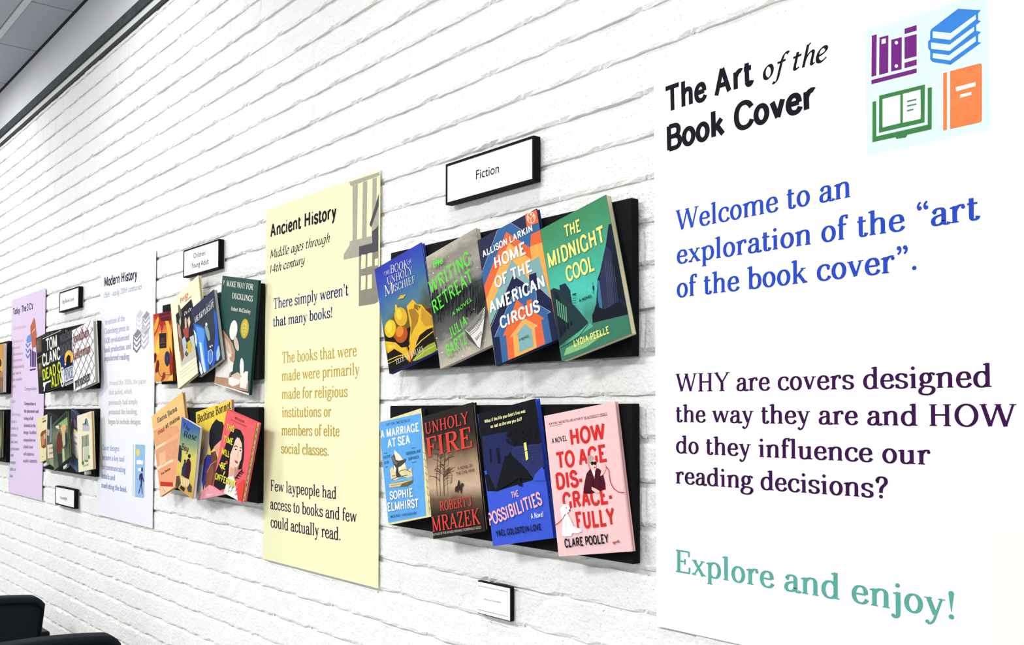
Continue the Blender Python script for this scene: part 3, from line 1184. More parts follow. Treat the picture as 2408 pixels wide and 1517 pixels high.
stack(585, 835, 680, 'D4D4DA', 'D9D9E2')
stack(675, 850, 770, 'A2A2AA', 'A8A8B4')
stack(648, 1050, 752, 'D0D0D8', 'C4C4D2')
stack(550, 1100, 652, '8E8E94', '7E7E88')
p.mb.build('book_stacks_picture', e)
p = Print(f, (220, 870, 4.74))
bl = '9CC3EA'
p.P(bl, '443 828 450 830 443 1412 436 1410')
p.P(bl, '466 830 568 834 576 845 566 1420 555 1430 458 1415')
p.E('F0DE6A', 495, 920, 20, 42)
p.P('FDFDFF', '481 1006 553 1008 551 1054 480 1050')
p.P('FDFDFF', '497 1095 530 1095 528 1130 496 1128')
c = '33255C'
p.E(c, 541, 1110, 9, 26)
p.P(c, '525 1155 545 1150 552 1200 565 1245 558 1252 543 1215 540 1280 548 1385 540 1385 532 1290 508 1380 500 1375 526 1270 522 1190 516 1230 508 1228 512 1170')
p.mb.build('blue_book_picture', e)

# --- lilac poster
e, f = poster('poster', (28, 706), (98.5, 1178), 'EAD6F2', 'lilac poster headed Today: The 3 Cs near the left edge')
lettering(e, f, 'title_lettering', (0, 680, 5.833), (BK, 'gsans', "Today: The 3 C's", 178, 352, 452, 268, 80))
q = [('Communication', 183, 562, 355, 530, 50)]
for t, y, x1 in (('Culture and', 740, 322), ('content', 828, 275), ('information', 915, 318), ('represent', 1000, 308),
                 ('independently', 1090, 332), ('over time to', 1180, 288), ('the reader', 1265, 305), ('text', 1360, 210)):
    q.append((t, 180 - (y - 740) * .03, y, x1, y - 18, 42))
lettering(e, f, 'paragraph_lettering', (0, 680, 5.833), *[('DDA9B4', 'serif', *t) for t in q])
lettering(e, f, 'paragraph_lettering', (0, 680, 5.833), ('7E5E92', 'serif', 'Composition', 338, 1392, 500, 1385, 50))
q = [('9C92A8', 'serif', 'Color', 155, 102, 210, 102, 48)]
for t, y, x1 in (('Color choosing', 278, 280), ('impact is', 375, 232), ('emotion. In', 468, 250), ('selections', 562, 238), ('book covers', 655, 245),
                 ('performance', 750, 265), ('most', 835, 187), ('energize', 935, 215), ('affect or', 1030, 217), ('lure.', 1122, 180)):
    q.append(('A3AFA6', 'serif', t, 155 - (y - 278) * .02, y, x1, y + 3, 44))
for t, y, x1 in (('Composition is', 130, 493), ('the placement and', 233, 530), ('sizing of all', 332, 455), ('elements in the', 430, 490),
                 ('design. Excellent', 525, 500), ('composition on', 628, 485), ('a book cover', 722, 457), ('will capture a', 820, 470), ("reader's attention.", 915, 515)):
    q.append(('8A5E96', 'serif', t, 334 - (y - 130) * .017, y, x1, y + 5, 44))
lettering(e, f, 'paragraph_lettering', (0, 930, 5.833), *q)
p = Print(f, (0, 680, 5.833))
p.P('CFE8F0', '480 480 520 560 505 640 440 820 490 860 440 860')
p.P('C46A50', '470 385 485 440 505 640 498 700 490 800 440 800 418 600 415 520')
p.P('F0D6CC', '440 590 478 535 480 550 442 605')
p.P('6FA0E0', '415 615 432 660 432 720 375 745 360 700 375 650')
for j in range(3):
    p.L('5C86CE', 16, [(358, 750 + j * 72), (378, 800 + j * 72), (415, 745 + j * 72)])
for x in (422, 445, 465, 486):
    p.P('5A3380', [(x - 9, 830 + (x - 420) * .5), (x + 7, 830 + (x - 420) * .5), (x + 7, 1062), (x - 9, 1070)])
p.P('5A2A80', '410 1100 490 1085 490 1108 410 1122')
p.mb.build('books_picture', e)
# ------------------------------------------------------------------ books
VIEW = {1: (870, 440, 3.297), 2: (1120, 440, 3.2975), 3: (870, 930, 4.2152), 4: (1110, 920, 3.612), 6: (340, 900, 4.74),
        7: (80, 740, 7.5875), 8: (80, 950, 8.425), 9: (350, 700, 6.9), 10: (400, 640, 5.415), 11: (500, 640, 5.058), 12: (350, 920, 5.83)}
# x, y, z of the bottom middle of the front cover; yaw, pitch, roll; width, height
POSE = {
    'mischief': (-1.5973, -0.0539, 1.6479, 0.1668, -0.0861, -0.2996, 0.1408, 0.2295),
    'retreat': (-1.4260, -0.0538, 1.6508, 0.1035, -0.0818, -0.2816, 0.1433, 0.2293),
    'circus': (-1.2549, -0.0555, 1.6509, 0.1387, -0.0911, -0.2795, 0.1438, 0.2385),
    'cool': (-1.0949, -0.0493, 1.6511, 0.0903, -0.0523, -0.2581, 0.1456, 0.2318),
    'marriage': (-1.6223, -0.0449, 1.3358, 0.0658, -0.0335, -0.2004, 0.1405, 0.2127),
    'fire': (-1.4632, -0.0424, 1.3229, 0.0627, -0.0272, -0.1836, 0.1504, 0.2361),
    'poss': (-1.2817, -0.0418, 1.3283, 0.0974, -0.0127, -0.1851, 0.1457, 0.2359),
    'age': (-1.1094, -0.0396, 1.3272, 0.1029, -0.0142, -0.1525, 0.1511, 0.2310),
    'flame': (-2.9889, -0.0334, 1.6447, 0.0084, 0.0403, 0.0062, 0.1502, 0.2107),
    'cream': (-2.7251, -0.0493, 1.6490, 0.0530, -0.0532, -0.3375, 0.1890, 0.2794),
    'heart': (-2.5805, -0.0567, 1.6698, 0.0690, -0.0308, -0.3215, 0.1400, 0.2056),
    'duck': (-2.4942, -0.0337, 1.6119, 0.0147, 0.0015, 0.1592, 0.2193, 0.2979),
    'llama': (-2.8531, -0.0433, 1.3324, 0.0786, -0.0346, -0.3473, 0.2136, 0.2565),
    'boy': (-2.7170, -0.0719, 1.3240, 0.0132, 0.0086, 0.2212, 0.1280, 0.2034),
    'bonnet': (-2.5670, -0.0466, 1.3219, 0.0340, -0.0474, -0.1570, 0.2224, 0.2490),
    'time': (-2.4004, -0.0834, 1.3401, 0.1542, -0.0418, 0.2394, 0.1395, 0.2062),
    'dark': (-4.2438, -0.0510, 1.6361, 0.1010, 0.0214, -0.1357, 0.1499, 0.2309),
    'clancy': (-4.0579, -0.0676, 1.6430, 0.2764, -0.0691, -0.1944, 0.1555, 0.2230),
    'demille': (-3.8738, -0.0567, 1.6575, 0.1681, -0.0308, -0.1937, 0.1550, 0.2049),
    'monster': (-3.7051, -0.0583, 1.6415, 0.1844, -0.0577, -0.2124, 0.1555, 0.2330),
    'seed': (-4.2796, -0.0383, 1.3561, 0.1257, 0.0159, -0.2097, 0.1104, 0.1785),
    'green1': (-4.1642, -0.0479, 1.3413, 0.0619, 0.0455, 0.1826, 0.1114, 0.2044),
    'green2': (-3.8988, -0.0781, 1.3572, 0.1384, -0.1203, -0.4301, 0.1324, 0.1906),
    'blue': (-3.9106, -0.0347, 1.3397, -0.0393, 0.0316, 0.2330, 0.1219, 0.2171),
    'house': (-3.6962, -0.0518, 1.3404, 0.0890, -0.0071, -0.1294, 0.1300, 0.2071),
    'rust': (-5.0594, -0.0500, 1.6420, 0.0600, 0.0, -0.02, 0.150, 0.226),
    'olive': (-5.0961, -0.0440, 1.3380, 0.0600, 0.0, 0.0, 0.150, 0.222),
}


def rot3(y, p, r):
    cy, sy, cp, sp, cr, sr = math.cos(y), math.sin(y), math.cos(p), math.sin(p), math.cos(r), math.sin(r)
    return np.array([[cy, -sy, 0], [sy, cy, 0], [0, 0, 1]]) @ np.array([[1, 0, 0], [0, cp, -sp], [0, sp, cp]]) @ \
        np.array([[cr, 0, sr], [0, 1, 0], [-sr, 0, cr]])


def book(key, view, label, cat_group, th, bg, art, spine='1A1C22', back=None, pages='E8E2CE', hard=True, name='book'):
    x, y, z, ya, pi, ro, w, h = POSE[key]
    R = rot3(ya, pi, ro)
    e = empty(name, (x, y, z))
    e.rotation_mode = 'QUATERNION'
    e.rotation_quaternion = Matrix(R.tolist()).to_quaternion()
    cv = .0026 if hard else .0007
    sm = mat(spine, .5, .05, 40)
    f = Face((x, y, z), R, w, h)
    p = Print(f, VIEW[view])
    p.mb.box((-w / 2, 0, 0), (w / 2, cv, h), sm)
    p.rect(bg)
    if art:
        art(p)
    p.mb.build('front_cover', e, uv=(w, h))
    mb = MB()
    ins = .0035 if hard else .0004
    mb.box((-w / 2 + cv, cv, ins), (w / 2 - ins, th - cv, h - ins), pages_mat(pages))
    mb.build('page_block', e)
    mb = MB()
    mb.box((-w / 2, th - cv, 0), (w / 2, th, h), mat(back, .5, .05, 40) if back else sm)
    mb.build('back_cover', e)
    mb = MB()
    mb.box((-w / 2, cv, 0), (-w / 2 + cv, th - cv, h), sm)
    mb.build('spine', e)
    tag(e, label, 'book', cat_group)
    return e


GF, GL = 'fiction books on the nearest boards', 'fiction books on the nearest boards'
WH, CRM = 'F8F6F0', 'F3E8D4'


def a_mischief(p):
    p.P('6B5A2C', '395 900 470 940 515 1180 525 1270 155 1450 125 1180 105 1090 180 1000')
    p.P('17110F', '110 1110 200 1180 310 1080 480 1090 520 1230 350 1380 155 1450')
    p.P('5E2B1C', '395 905 430 945 475 935 485 990 440 960')
    p.P('E9B92E', '285 925 330 870 365 910 400 910 430 950 480 1000 492 1085 440 1105 385 1150 352 1230 335 1290 300 1240 315 1100 300 1000')
    p.P('A87B2A', '300 950 345 940 380 990 370 1050 335 1110 318 1160 322 1040')
    p.P('C99A2E', '400 930 440 970 480 1010 488 1070 430 1080 395 1030')
    p.P('8C6A22', '345 905 395 925 375 960 340 935')
    p.L('F0C93C', 4, '375 930 388 1040 345 1200')
    p.P('17110F', '190 1210 250 1150 300 1160 310 1220 260 1250 215 1260')
    p.E('E8C22A', 158, 1098, 44, 70, 6)
    p.E('F2D648', 148, 1085, 24, 44, 6)
    p.E('DDB02C', 240, 1005, 50, 74, -8)
    p.E('F0CF44', 226, 985, 22, 44, -8)
    p.P('E8C63A', '195 915 206 910 222 955 196 960')
    p.E('B8521E', 243, 1142, 50, 68, 10)
    p.E('E08A2C', 232, 1120, 30, 44, 10)
    p.L('F0D460', 3, '215 975 212 1040 225 1070')
    p.P('E3B62C', '118 1195 200 1205 245 1245 290 1240 310 1290 300 1350 250 1290 190 1255 140 1290 128 1260')
    p.P('F2CE48', '140 1225 190 1220 205 1240 150 1255')
    p.L('E8C53C', 7, '140 1345 220 1310 310 1290 400 1190 490 1120')
    p.L('F4E27A', 4, '145 1370 240 1325 320 1300')
    p.P('E6B530', '315 1180 350 1150 365 1200 335 1320 310 1360 300 1330')
    p.P('98A83A', '330 1350 380 1280 450 1225 505 1200 522 1262 440 1320 345 1350')
    p.L('D6DC84', 4, '340 1345 430 1270 515 1225')
    p.L('C0402C', 6, '285 1245 315 1300 322 1365')
    p.T(CRM, 'roman', 'THE', 113, 690, 160, 667, 30)
    p.T(CRM, 'roman', 'BOOK', 163, 672, 297, 627, 66)
    p.T(CRM, 'roman', 'OF', 299, 607, 330, 575, 28)
    p.T(CRM, 'roman', 'UNHOLY', 140, 760, 335, 672, 60)
    p.T(CRM, 'roman', 'M', 118, 850, 185, 822, 85)
    p.T(CRM, 'roman', 'ISCHIEF', 185, 815, 355, 742, 58)
    p.P('EFC94A', '217 872 240 842 283 832 262 862')
    p.T('7A4A1A', 'sans', 'A NOVEL', 228, 862, 272, 845, 9)
    p.T(CRM, 'roman', 'ELLE NEWMARK', 210, 1376, 425, 1270, 44)


book('mischief', 1, 'blue book titled The Book of Unholy Mischief with yellow figs on its cover', GF, 0.01,
     grad('night_blue_print', [(0, '2A3450'), (.36, '4A5A4A'), (.5, '4E7A8C'), (.68, '2E5FA8'), (.85, '2B3FB2'), (1, '2632A0')], 96, 3, .2, .05), a_mischief, '2E46A8')


def a_retreat(p):
    r = random.Random(3)
    for i in range(150):
        x = r.uniform(450, 905)
        yb = 850 - (x - 450) * .16 + r.uniform(-15, 110)
        p.L(['2A2C2E', '34373A', '45474A', '222426'][i % 4], r.uniform(3, 9), [(x, yb + r.uniform(40, 140)), (x + r.uniform(-3, 3), yb - r.uniform(10, 55))])
    for i in range(46):
        x, y = r.uniform(440, 930), r.uniform(450, 1330)
        p.E('F2EBD8', x, y, *([r.uniform(2, 5)] * 2), n=8)
    p.P('E6E2DC', '755 1108 800 1085 860 1035 895 960 912 930 908 990 895 1100 872 1252 825 1220 778 1160')
    p.P('8A8880', '755 1108 905 935 880 1030 790 1130')
    for j in range(4):
        p.L('55544F', 4, [(768 + j * 8, 1122 + j * 12), (840 + j * 4, 1065 + j * 14), (908, 945 + j * 20)])
    p.P('4A4844', '752 1110 800 1160 860 1250 870 1256 780 1180')
    p.T('55534E', 'sans', 'BARTZ', 845, 1195, 893, 1140, 26)
    g = '5BE63C'
    p.T(g, 'brush', 'the', 510, 632, 588, 590, 62)
    p.L(g, 10, '512 605 580 575')
    p.T(g, 'brush', 'WRITING', 492, 835, 802, 595, 105)
    p.T(g, 'brush', 'RETREAT', 520, 985, 822, 730, 102)
    p.T(g, 'brush', 'A NOVEL', 660, 1008, 815, 880, 32)
    p.T(g, 'brush', 'JULIA', 645, 1178, 778, 1068, 82)
    p.T(g, 'brush', 'BARTZ', 625, 1318, 775, 1210, 92)


book('retreat', 1, 'grey misty book titled The Writing Retreat in bright green brush letters', GF, 0.01,
     grad('misty_forest_print', [(0, 'BDB6A2'), (.16, '9A958A'), (.28, '5A5A58'), (.52, '34373A'), (.6, '85827A'), (.72, 'A8A293'), (.86, '8C877A'), (1, 'C2BBA8')], 92, 4, .12, .1, (1, 3)),
     a_retreat, '8C887C', pages='D9CFBA', hard=False)


def a_circus(p):
    nv, bu, og, ye, te = '1F2548', '3A679C', 'E96A3C', 'F4AE58', '84AFAE'
    p.P(bu, '45 660 170 320 268 278 385 352 392 305 488 272 520 420 560 700 640 1190 150 1400 60 800')
    p.P(og, '62 800 60 770 232 347 418 470 424 368 496 332 520 420 560 700 640 1190 150 1400 80 900')
    p.P(ye, '80 900 78 870 252 432 428 562 418 462 512 428 560 740 640 1190 150 1400 95 970')
    p.P(te, '97 985 96 960 275 562 415 722 402 590 486 538 512 640 580 865 640 1190 150 1400')
    p.P(nv, '112 1090 110 1070 285 680 412 770 408 680 466 660 482 775 582 868 640 1190 155 1400')
    p.L('C9D6C8', 2, '45 660 170 320 268 278 385 352')
    p.L('C9D6C8', 2, '112 1090 285 680 412 770 408 680 466 660 482 775 582 868')
    p.P(bu, '143 1165 312 770 400 835 398 780 462 755 470 905 578 968 552 982 590 1200 205 1380 180 1160')
    p.P(og, '207 1160 315 872 390 940 393 882 430 868 442 962 527 1018 505 1034 535 1215 250 1350 232 1148')
    p.P(ye, '264 1165 372 1018 475 1075 452 1088 468 1245 300 1325 285 1158')
    p.P(te, '312 1148 370 1068 378 1070 390 1060 396 1078 440 1108 432 1115 446 1238 336 1282 326 1150')
    p.L('D8E4DC', 2, '143 1165 312 770 400 835 398 780 462 755 470 905 578 968 552 982')
    p.L('F9E3B4', 2, '264 1165 372 1018 475 1075 452 1088 468 1245')
    p.P(og, '379 213 472 175 487 275 394 309')
    p.L('FBE6D8', 5, [(427 + 31 * math.cos(t * .3927), 238 + 43 * math.sin(t * .3927)) for t in range(17)])
    p.L('FBE6D8', 5, '408 262 404 226 424 250 446 212 450 248')
    p.L('FBE6D8', 5, '424 250 430 278')
    p.E('FBE6D8', 426, 212, 8, 10)
    p.T(WH, 'gsans', 'ALLISON LARKIN', 55, 546, 440, 340, 50)
    p.T(WH, 'gsans', 'HOME', 150, 632, 388, 512, 88)
    p.T(WH, 'gsans', 'OF THE', 152, 785, 436, 648, 84)
    p.T(WH, 'gsans', 'AMERICAN', 110, 978, 537, 770, 88)
    p.T(WH, 'gsans', 'CIRCUS', 193, 1098, 502, 958, 86)
    p.T('1A2030', 'brush', 'A NOVEL', 335, 1197, 415, 1160, 18)


book('circus', 2, 'book titled Home of the American Circus with nested orange and blue house outlines', GF, 0.009, mat('1F2548', .45, .05, 90), a_circus, '25305A')


def a_cool(p):
    p.P('3E5E46', '575 795 700 1230 660 1345 600 1000')
    p.P('23383C', '575 800 600 782 648 798 645 762 690 745 728 800 745 905 780 940 862 1040 870 1065 640 1235')
    p.P('16242E', '600 800 640 830 700 1100 650 1180')
    p.P('1E3240', '648 762 690 748 726 800 740 900 680 860 650 830')
    for i in range(5):
        p.P('5F9C7C', [(618 + i * 18, 870 + i * 14), (628 + i * 18, 874 + i * 14), (642 + i * 16, 1000 + i * 12), (632 + i * 16, 1000 + i * 12)])
    for i in range(4):
        p.P('10181E', [(650 + i * 26, 1090 - i * 14), (664 + i * 26, 1082 - i * 14), (668 + i * 26, 1150 - i * 28), (655 + i * 26, 1160 - i * 28)])
    p.P('1C2238', '1028 288 1052 285 1075 345 1120 560 1205 1000 905 1055 900 1000 932 905 940 720 962 655 1005 455')
    p.P('2E3550', '960 700 1010 460 1050 500 1070 900 1000 960 975 900')
    p.P('3E7494', '938 715 958 730 980 940 965 965 945 880')
    p.P('141828', '1075 345 1120 560 1190 880 1100 860 1060 600')
    for i in range(6):
        p.L('4A5068', 4, [(1000 + i * 14, 560 + i * 12), (1030 + i * 14, 930 - i * 8)])
    p.P('151A26', '900 990 940 930 1000 950 1100 890 1200 960 1205 1000 905 1058')
    p.P('3E7A62', '875 1062 1190 985 1210 1135 665 1350 640 1240 760 1160')
    p.P('57B08C', '865 1062 890 1056 910 1080 760 1180 690 1220 790 1130')
    p.P('8CBF7C', '700 1250 900 1150 1010 1130 860 1240 680 1310')
    p.L('2A3A3A', 5, '655 1250 790 1170 870 1065')
    p.L('1C2A30', 3, '905 740 912 830')
    p.P('1C2A30', '903 770 916 765 916 800 906 798')
    for i in range(5):
        p.L('2C4A50', 3, [(748, 845 + i * 18), (776, 838 + i * 20)])
    p.P('102024', '748 830 775 822 775 832 750 838')
    y = 'F1EE84'
    p.T(y, 'gsans', 'THE', 694, 390, 814, 338, 88)
    p.T(y, 'gsans', 'MIDNIGHT', 570, 630, 1002, 420, 118)
    p.T(y, 'gsans', 'COOL', 708, 735, 922, 640, 112)
    p.T('0E1A20', 'gsans', 'A NOVEL', 803, 892, 903, 852, 20)
    p.T(y, 'gsans', 'LYDIA PEELLE', 765, 1240, 1037, 1130, 50)
    p.P('E9E4D4', '1015 62 1030 60 1060 300 1085 345 1205 1080 1210 1140 1190 985 1110 560 1050 285')


book('cool', 2, 'green book titled The Midnight Cool with a dark street picture', GF, 0.012,
     grad('green_sky_print', [(0, '5B9A6A'), (.25, '3F8E78'), (.42, '4FC7B4'), (.6, '45B597'), (.8, '449A70'), (1, '3D8A5A')], 88, 3, .14, .06), a_cool, '3C8A62', pages='F1DFB8', hard=False)


def a_marriage(p):
    p.L('B9A878', 5, '512 300 530 420 545 600 560 800 575 1000 590 1180')
    for i in range(9):
        p.L('8A7B50', 4, [(522 + i * 8, 560 + i * 68), (545 + i * 6, 575 + i * 68), (560 + i * 4, 590 + i * 68)])
    p.P('63ACEA', '90 268 503 178 556 1192 184 1262')
    p.T('24406A', 'sans', 'NEW YORK TIMES BESTSELLER', 163, 305, 400, 258, 26)
    p.T(WH, 'gsans', 'A MARRIAGE', 110, 424, 486, 350, 74)
    p.T(WH, 'gsans', 'AT SEA', 180, 518, 400, 472, 80)
    nv = '24406A'
    for q in ('145 575 173 570', '158 712 182 706', '415 524 452 518', '420 665 463 658'):
        p.L(nv, 5, q)
    p.T(nv, 'sans', 'A TRUE STORY', 130, 632, 206, 612, 26)
    p.T(nv, 'sans', 'OF LOVE', 145, 684, 190, 672, 26)
    p.T(nv, 'sans', 'OBSESSION, AND', 362, 592, 506, 563, 28)
    p.T(nv, 'sans', 'SHIPWRECK', 385, 645, 490, 622, 28)
    p.P('F7F0D2', '246 540 300 590 348 655 385 790 300 800 240 760')
    p.P('E5D9A6', '202 740 225 700 250 760 300 740 350 700 380 745 412 712 428 800 400 830 330 800 260 840 215 835')
    p.L('8A7A46', 7, '222 800 270 790 310 745 360 735 410 760')
    p.L('6E6236', 6, '218 835 260 815 320 800 380 790')
    p.P('7FB4DC', '215 845 320 830 425 800 428 835 320 850 218 875')
    p.P('D9CB96', '195 880 300 860 380 845 432 835 425 865 380 895 280 905 196 915')
    p.P('6A5F3C', '330 870 432 838 424 868 372 900 300 905')
    p.L('8C7E50', 4, '205 895 300 880 380 868')
    p.P('4A4740', '216 612 248 583 262 640 296 648 365 628 350 665 310 702 285 712 288 760 318 800 300 812 270 812 262 770 266 720 238 680')
    p.P('77726A', '222 615 240 600 258 650 282 668 270 690 240 670')
    p.L('262420', 5, '285 668 278 760 285 808')
    p.T(WH, 'gsans', 'SOPHIE', 204, 1032, 432, 1000, 76)
    p.T(WH, 'gsans', 'ELMHIRST', 184, 1146, 490, 1106, 78)
    p.T(nv, 'sans', '"AMAZING BOOK" \u2014 PATRICK RADDEN KEEFE', 205, 1214, 468, 1178, 24)


book('marriage', 3, 'light blue book titled A Marriage at Sea with a whale tail picture', GL, 0.012, mat('E9DFAE', .5, .12, 90), a_marriage, '1C2126', pages='3A3D40')


def a_fire(p):
    r = random.Random(5)
    for x, w0 in ((700, 9), (738, 12), (668, 5), (775, 4)):
        p.L('6E5C48' if x > 690 else '5A4A3A', w0, [(x, 1000), (x - 8, 830), (x + 3, 640), (x + 6, 560)])
    for i in range(34):
        x0, y0 = r.choice((700, 738)) + r.uniform(-8, 8), r.uniform(560, 860)
        s = r.choice((-1, 1))
        l = r.uniform(40, 105)
        p.L('3A2F26', r.uniform(2, 4.5), [(x0, y0), (x0 + s * l * .5, y0 - l * .45), (x0 + s * l, y0 - l * r.uniform(.3, 1.0))])
    for i in range(5):
        p.L('4A3C30', 3, [(735, 900 - i * 22), (775, 870 - i * 25), (818, 855 - i * 20), (800 + i * 5, 880 - i * 20)])
    p.P('3A2E26', '850 920 862 898 880 890 905 892 915 868 930 870 938 892 922 905 918 930 915 972 908 972 903 940 882 938 884 968 876 965 868 940 856 962 850 955')
    p.P('33281F', '874 898 878 868 884 840 890 838 898 862 900 895')
    rd = 'E0463C'
    p.T(rd, 'serif', 'UNHOLY', 558, 386, 988, 276, 112)
    p.T(rd, 'heavy', 'FIRE', 580, 614, 1022, 508, 192)
    p.T('3A2A22', 'sans', 'A NOVEL OF', 878, 740, 1022, 708, 30)
    p.T('3A2A22', 'sans', 'THE CIVIL WAR', 862, 792, 1046, 752, 30)
    p.T(rd, 'serif', 'ROBERT J', 706, 1146, 1016, 1090, 92)
    p.T(rd, 'serif', 'MRAZEK', 632, 1352, 1106, 1272, 148)
    p.T('C9BFAE', 'sans', "AUTHOR OF THE AWARD-WINNING STONEWALL'S GOLD", 632, 1392, 1112, 1318, 24)


book('fire', 3, 'dark brown book titled Unholy Fire in red letters with a rider in mist', GL, 0.01,
     grad('sepia_mist_print', [(0, '231C18'), (.2, '2E2520'), (.32, '6B5440'), (.42, 'D2B595'), (.58, 'B49678'), (.72, '5C4836'), (.84, '2E2622'), (1, '241F1C')], 86, 3, .07, .06), a_fire, '211B18', pages='E8DCB0')


def a_poss(p):
    bk, n1, n2 = '14161C', '252C5A', '2E3668'
    p.P(bk, '50 190 535 62 610 480 640 640 560 700 520 755 210 850 130 850 90 600')
    p.P(n1, '85 385 300 345 360 480 290 560 205 845 150 720 110 690')
    p.P(n2, '330 520 365 470 590 440 612 640 560 720 525 750 440 640 350 560')
    r = random.Random(9)
    for i in range(34):
        x, y = r.uniform(300, 600), r.uniform(330, 450)
        p.E(bk, x, y, r.uniform(12, 26), r.uniform(10, 22), r.uniform(0, 90), 9)
    p.P('141824', '150 490 162 488 168 610 158 610')
    p.P('141824', '208 485 230 482 242 612 222 614')
    for i in range(7):
        p.L('1C2450', 2, [(365, 500 + i * 22), (450 - i * 6, 485 + i * 24)])
        p.L('1C2450', 2, [(490, 480 + i * 24), (600 - i * 8, 465 + i * 24)])
    p.P(bk, '285 550 350 552 440 640 522 750 405 740 436 800 430 812 398 800 395 745 205 855')
    p.P('3D5CD6', '545 700 605 640 640 760 540 760 522 752')
    p.P('3D5CD6', '108 680 130 672 135 705 118 710')
    p.P('F2EC7E', '444 440 466 432 484 576 464 590')
    p.L('23284A', 5, '455 512 478 500')
    p.T('F4EEB0', 'gsans', "What if the life you didn't live was", 113, 272, 460, 180, 27)
    p.T('F4EEB0', 'gsans', 'as real as the one you did?', 165, 314, 432, 248, 27)
    pk = 'F6BCC6'
    p.T(pk, 'gsans', 'THE', 345, 908, 405, 890, 50)
    p.T(pk, 'gsans', 'POSSIBILITIES', 157, 1142, 608, 955, 100)
    p.T('F4F4F8', 'brush', 'A Novel', 510, 1084, 614, 1064, 44)
    p.T('10131A', 'gsans', 'YAEL GOLDSTEIN-LOVE', 213, 1232, 595, 1175, 46)
    p.L('2A45A8', 4, '560 100 650 620 690 1245')


book('poss', 4, 'bright blue book titled The Possibilities showing a dark upside-down house', GL, 0.011, mat('3D5CD6', .45, .06, 120), a_poss, '2F4FC4', pages='3656C8', hard=True)


def a_age(p):
    rd = 'DF2F2C'
    p.T('7A2A34', 'gsans', 'NEW YORK TIMES BESTSELLING AUTHOR OF THE AUTHENTICITY PROJECT', 655, 290, 1150, 202, 19)
    p.L('7A2A34', 3, '660 300 772 280')
    p.L('7A2A34', 3, '955 240 1150 204')
    p.T(rd, 'gsansx', 'HOW', 842, 456, 1140, 404, 128)
    p.T(rd, 'gsansx', 'TO AGE', 728, 655, 1146, 590, 126)
    p.T(rd, 'gsansx', 'DIS-', 722, 832, 942, 800, 128)
    p.T(rd, 'gsansx', 'GRACE-', 778, 1000, 1195, 944, 128)
    p.T(rd, 'gsansx', 'FULLY', 893, 1166, 1222, 1128, 130)
    p.T('1A1418', 'brush', 'A NOVEL', 682, 444, 808, 418, 42)
    # lady in a dark coat with sunglasses, holding a lead
    p.P('4E1426', '1002 665 1030 650 1080 658 1112 690 1135 790 1128 835 1060 858 1000 872 952 868 950 830 962 760 975 700')
    p.P('F4C9B4', '1015 620 1050 615 1060 650 1045 690 1040 720 1025 690 1020 660')
    p.P('FAF4EC', '1012 660 1030 652 1048 690 1042 745 1028 700')
    p.P('F6CDB8', '998 590 1040 570 1058 600 1058 640 1040 670 1010 660 1000 630')
    p.P('C9A29A', '978 600 985 565 1010 545 1032 556 1042 582 1020 590 1004 620 1010 660 990 640')
    p.E('C9A29A', 1000, 565, 18, 18)
    p.E('17141A', 1025, 612, 13, 16)
    p.E('17141A', 1048, 612, 12, 16)
    p.L('17141A', 3, '1000 606 1056 610')
    p.P('C83040', '1032 646 1056 640 1048 656')
    p.E('D84050', 1006, 660, 6, 10)
    p.P('F4C9B4', '1098 690 1092 720 1110 715 1128 690 1142 660 1134 625 1120 635 1108 655')
    for q in ('1112 650 1120 622', '1122 645 1132 618', '1130 650 1138 634'):
        p.L('F4C9B4', 8, q)
    p.P('F4C9B4', '1020 812 1060 830 1088 848 1082 864 1062 868 1020 838')
    p.L('2E0C18', 3, '1040 720 1030 780 1026 810')
    p.L('2E0C18', 3, '1090 700 1086 780')
    p.L('B8202C', 6, '1142 640 1165 670 1170 720 1182 780 1210 830 1250 858 1300 862')
    # white dog sitting
    p.P('FBFAF6', '752 1000 780 958 815 960 838 985 832 1018 812 1035 838 1080 868 1150 930 1170 938 1190 900 1208 858 1205 848 1230 795 1235 770 1228 768 1190 775 1120 762 1060')
    p.E('17141A', 833, 1012, 5, 7)
    p.E('30262A', 806, 990, 4, 5)
    p.L('D6D0C8', 3, '800 1090 806 1200')
    p.L('B8202C', 6, '800 1042 775 1085 740 1118 712 1136')
    p.T('17141A', 'gsans', 'CLARE POOLEY', 795, 1326, 1168, 1284, 68)
    p.L('B8605A', 10, '1206 1288 1250 1274')
    for x, y in ((1206, 1284), (1212, 1294), (1246, 1270), (1250, 1280)):
        p.E('B8605A', x, y, 7, 7)
    p.L('E7A5A6', 4, '1218 100 1300 860 1362 1355')


book('age', 4, 'pink book titled How to Age Disgracefully in red letters', GL, 0.008, mat('F7CDCB', .5, .03, 120), a_age, 'F0BDBC', pages='F3C9C8')

GC_ = "children's books on the middle boards"


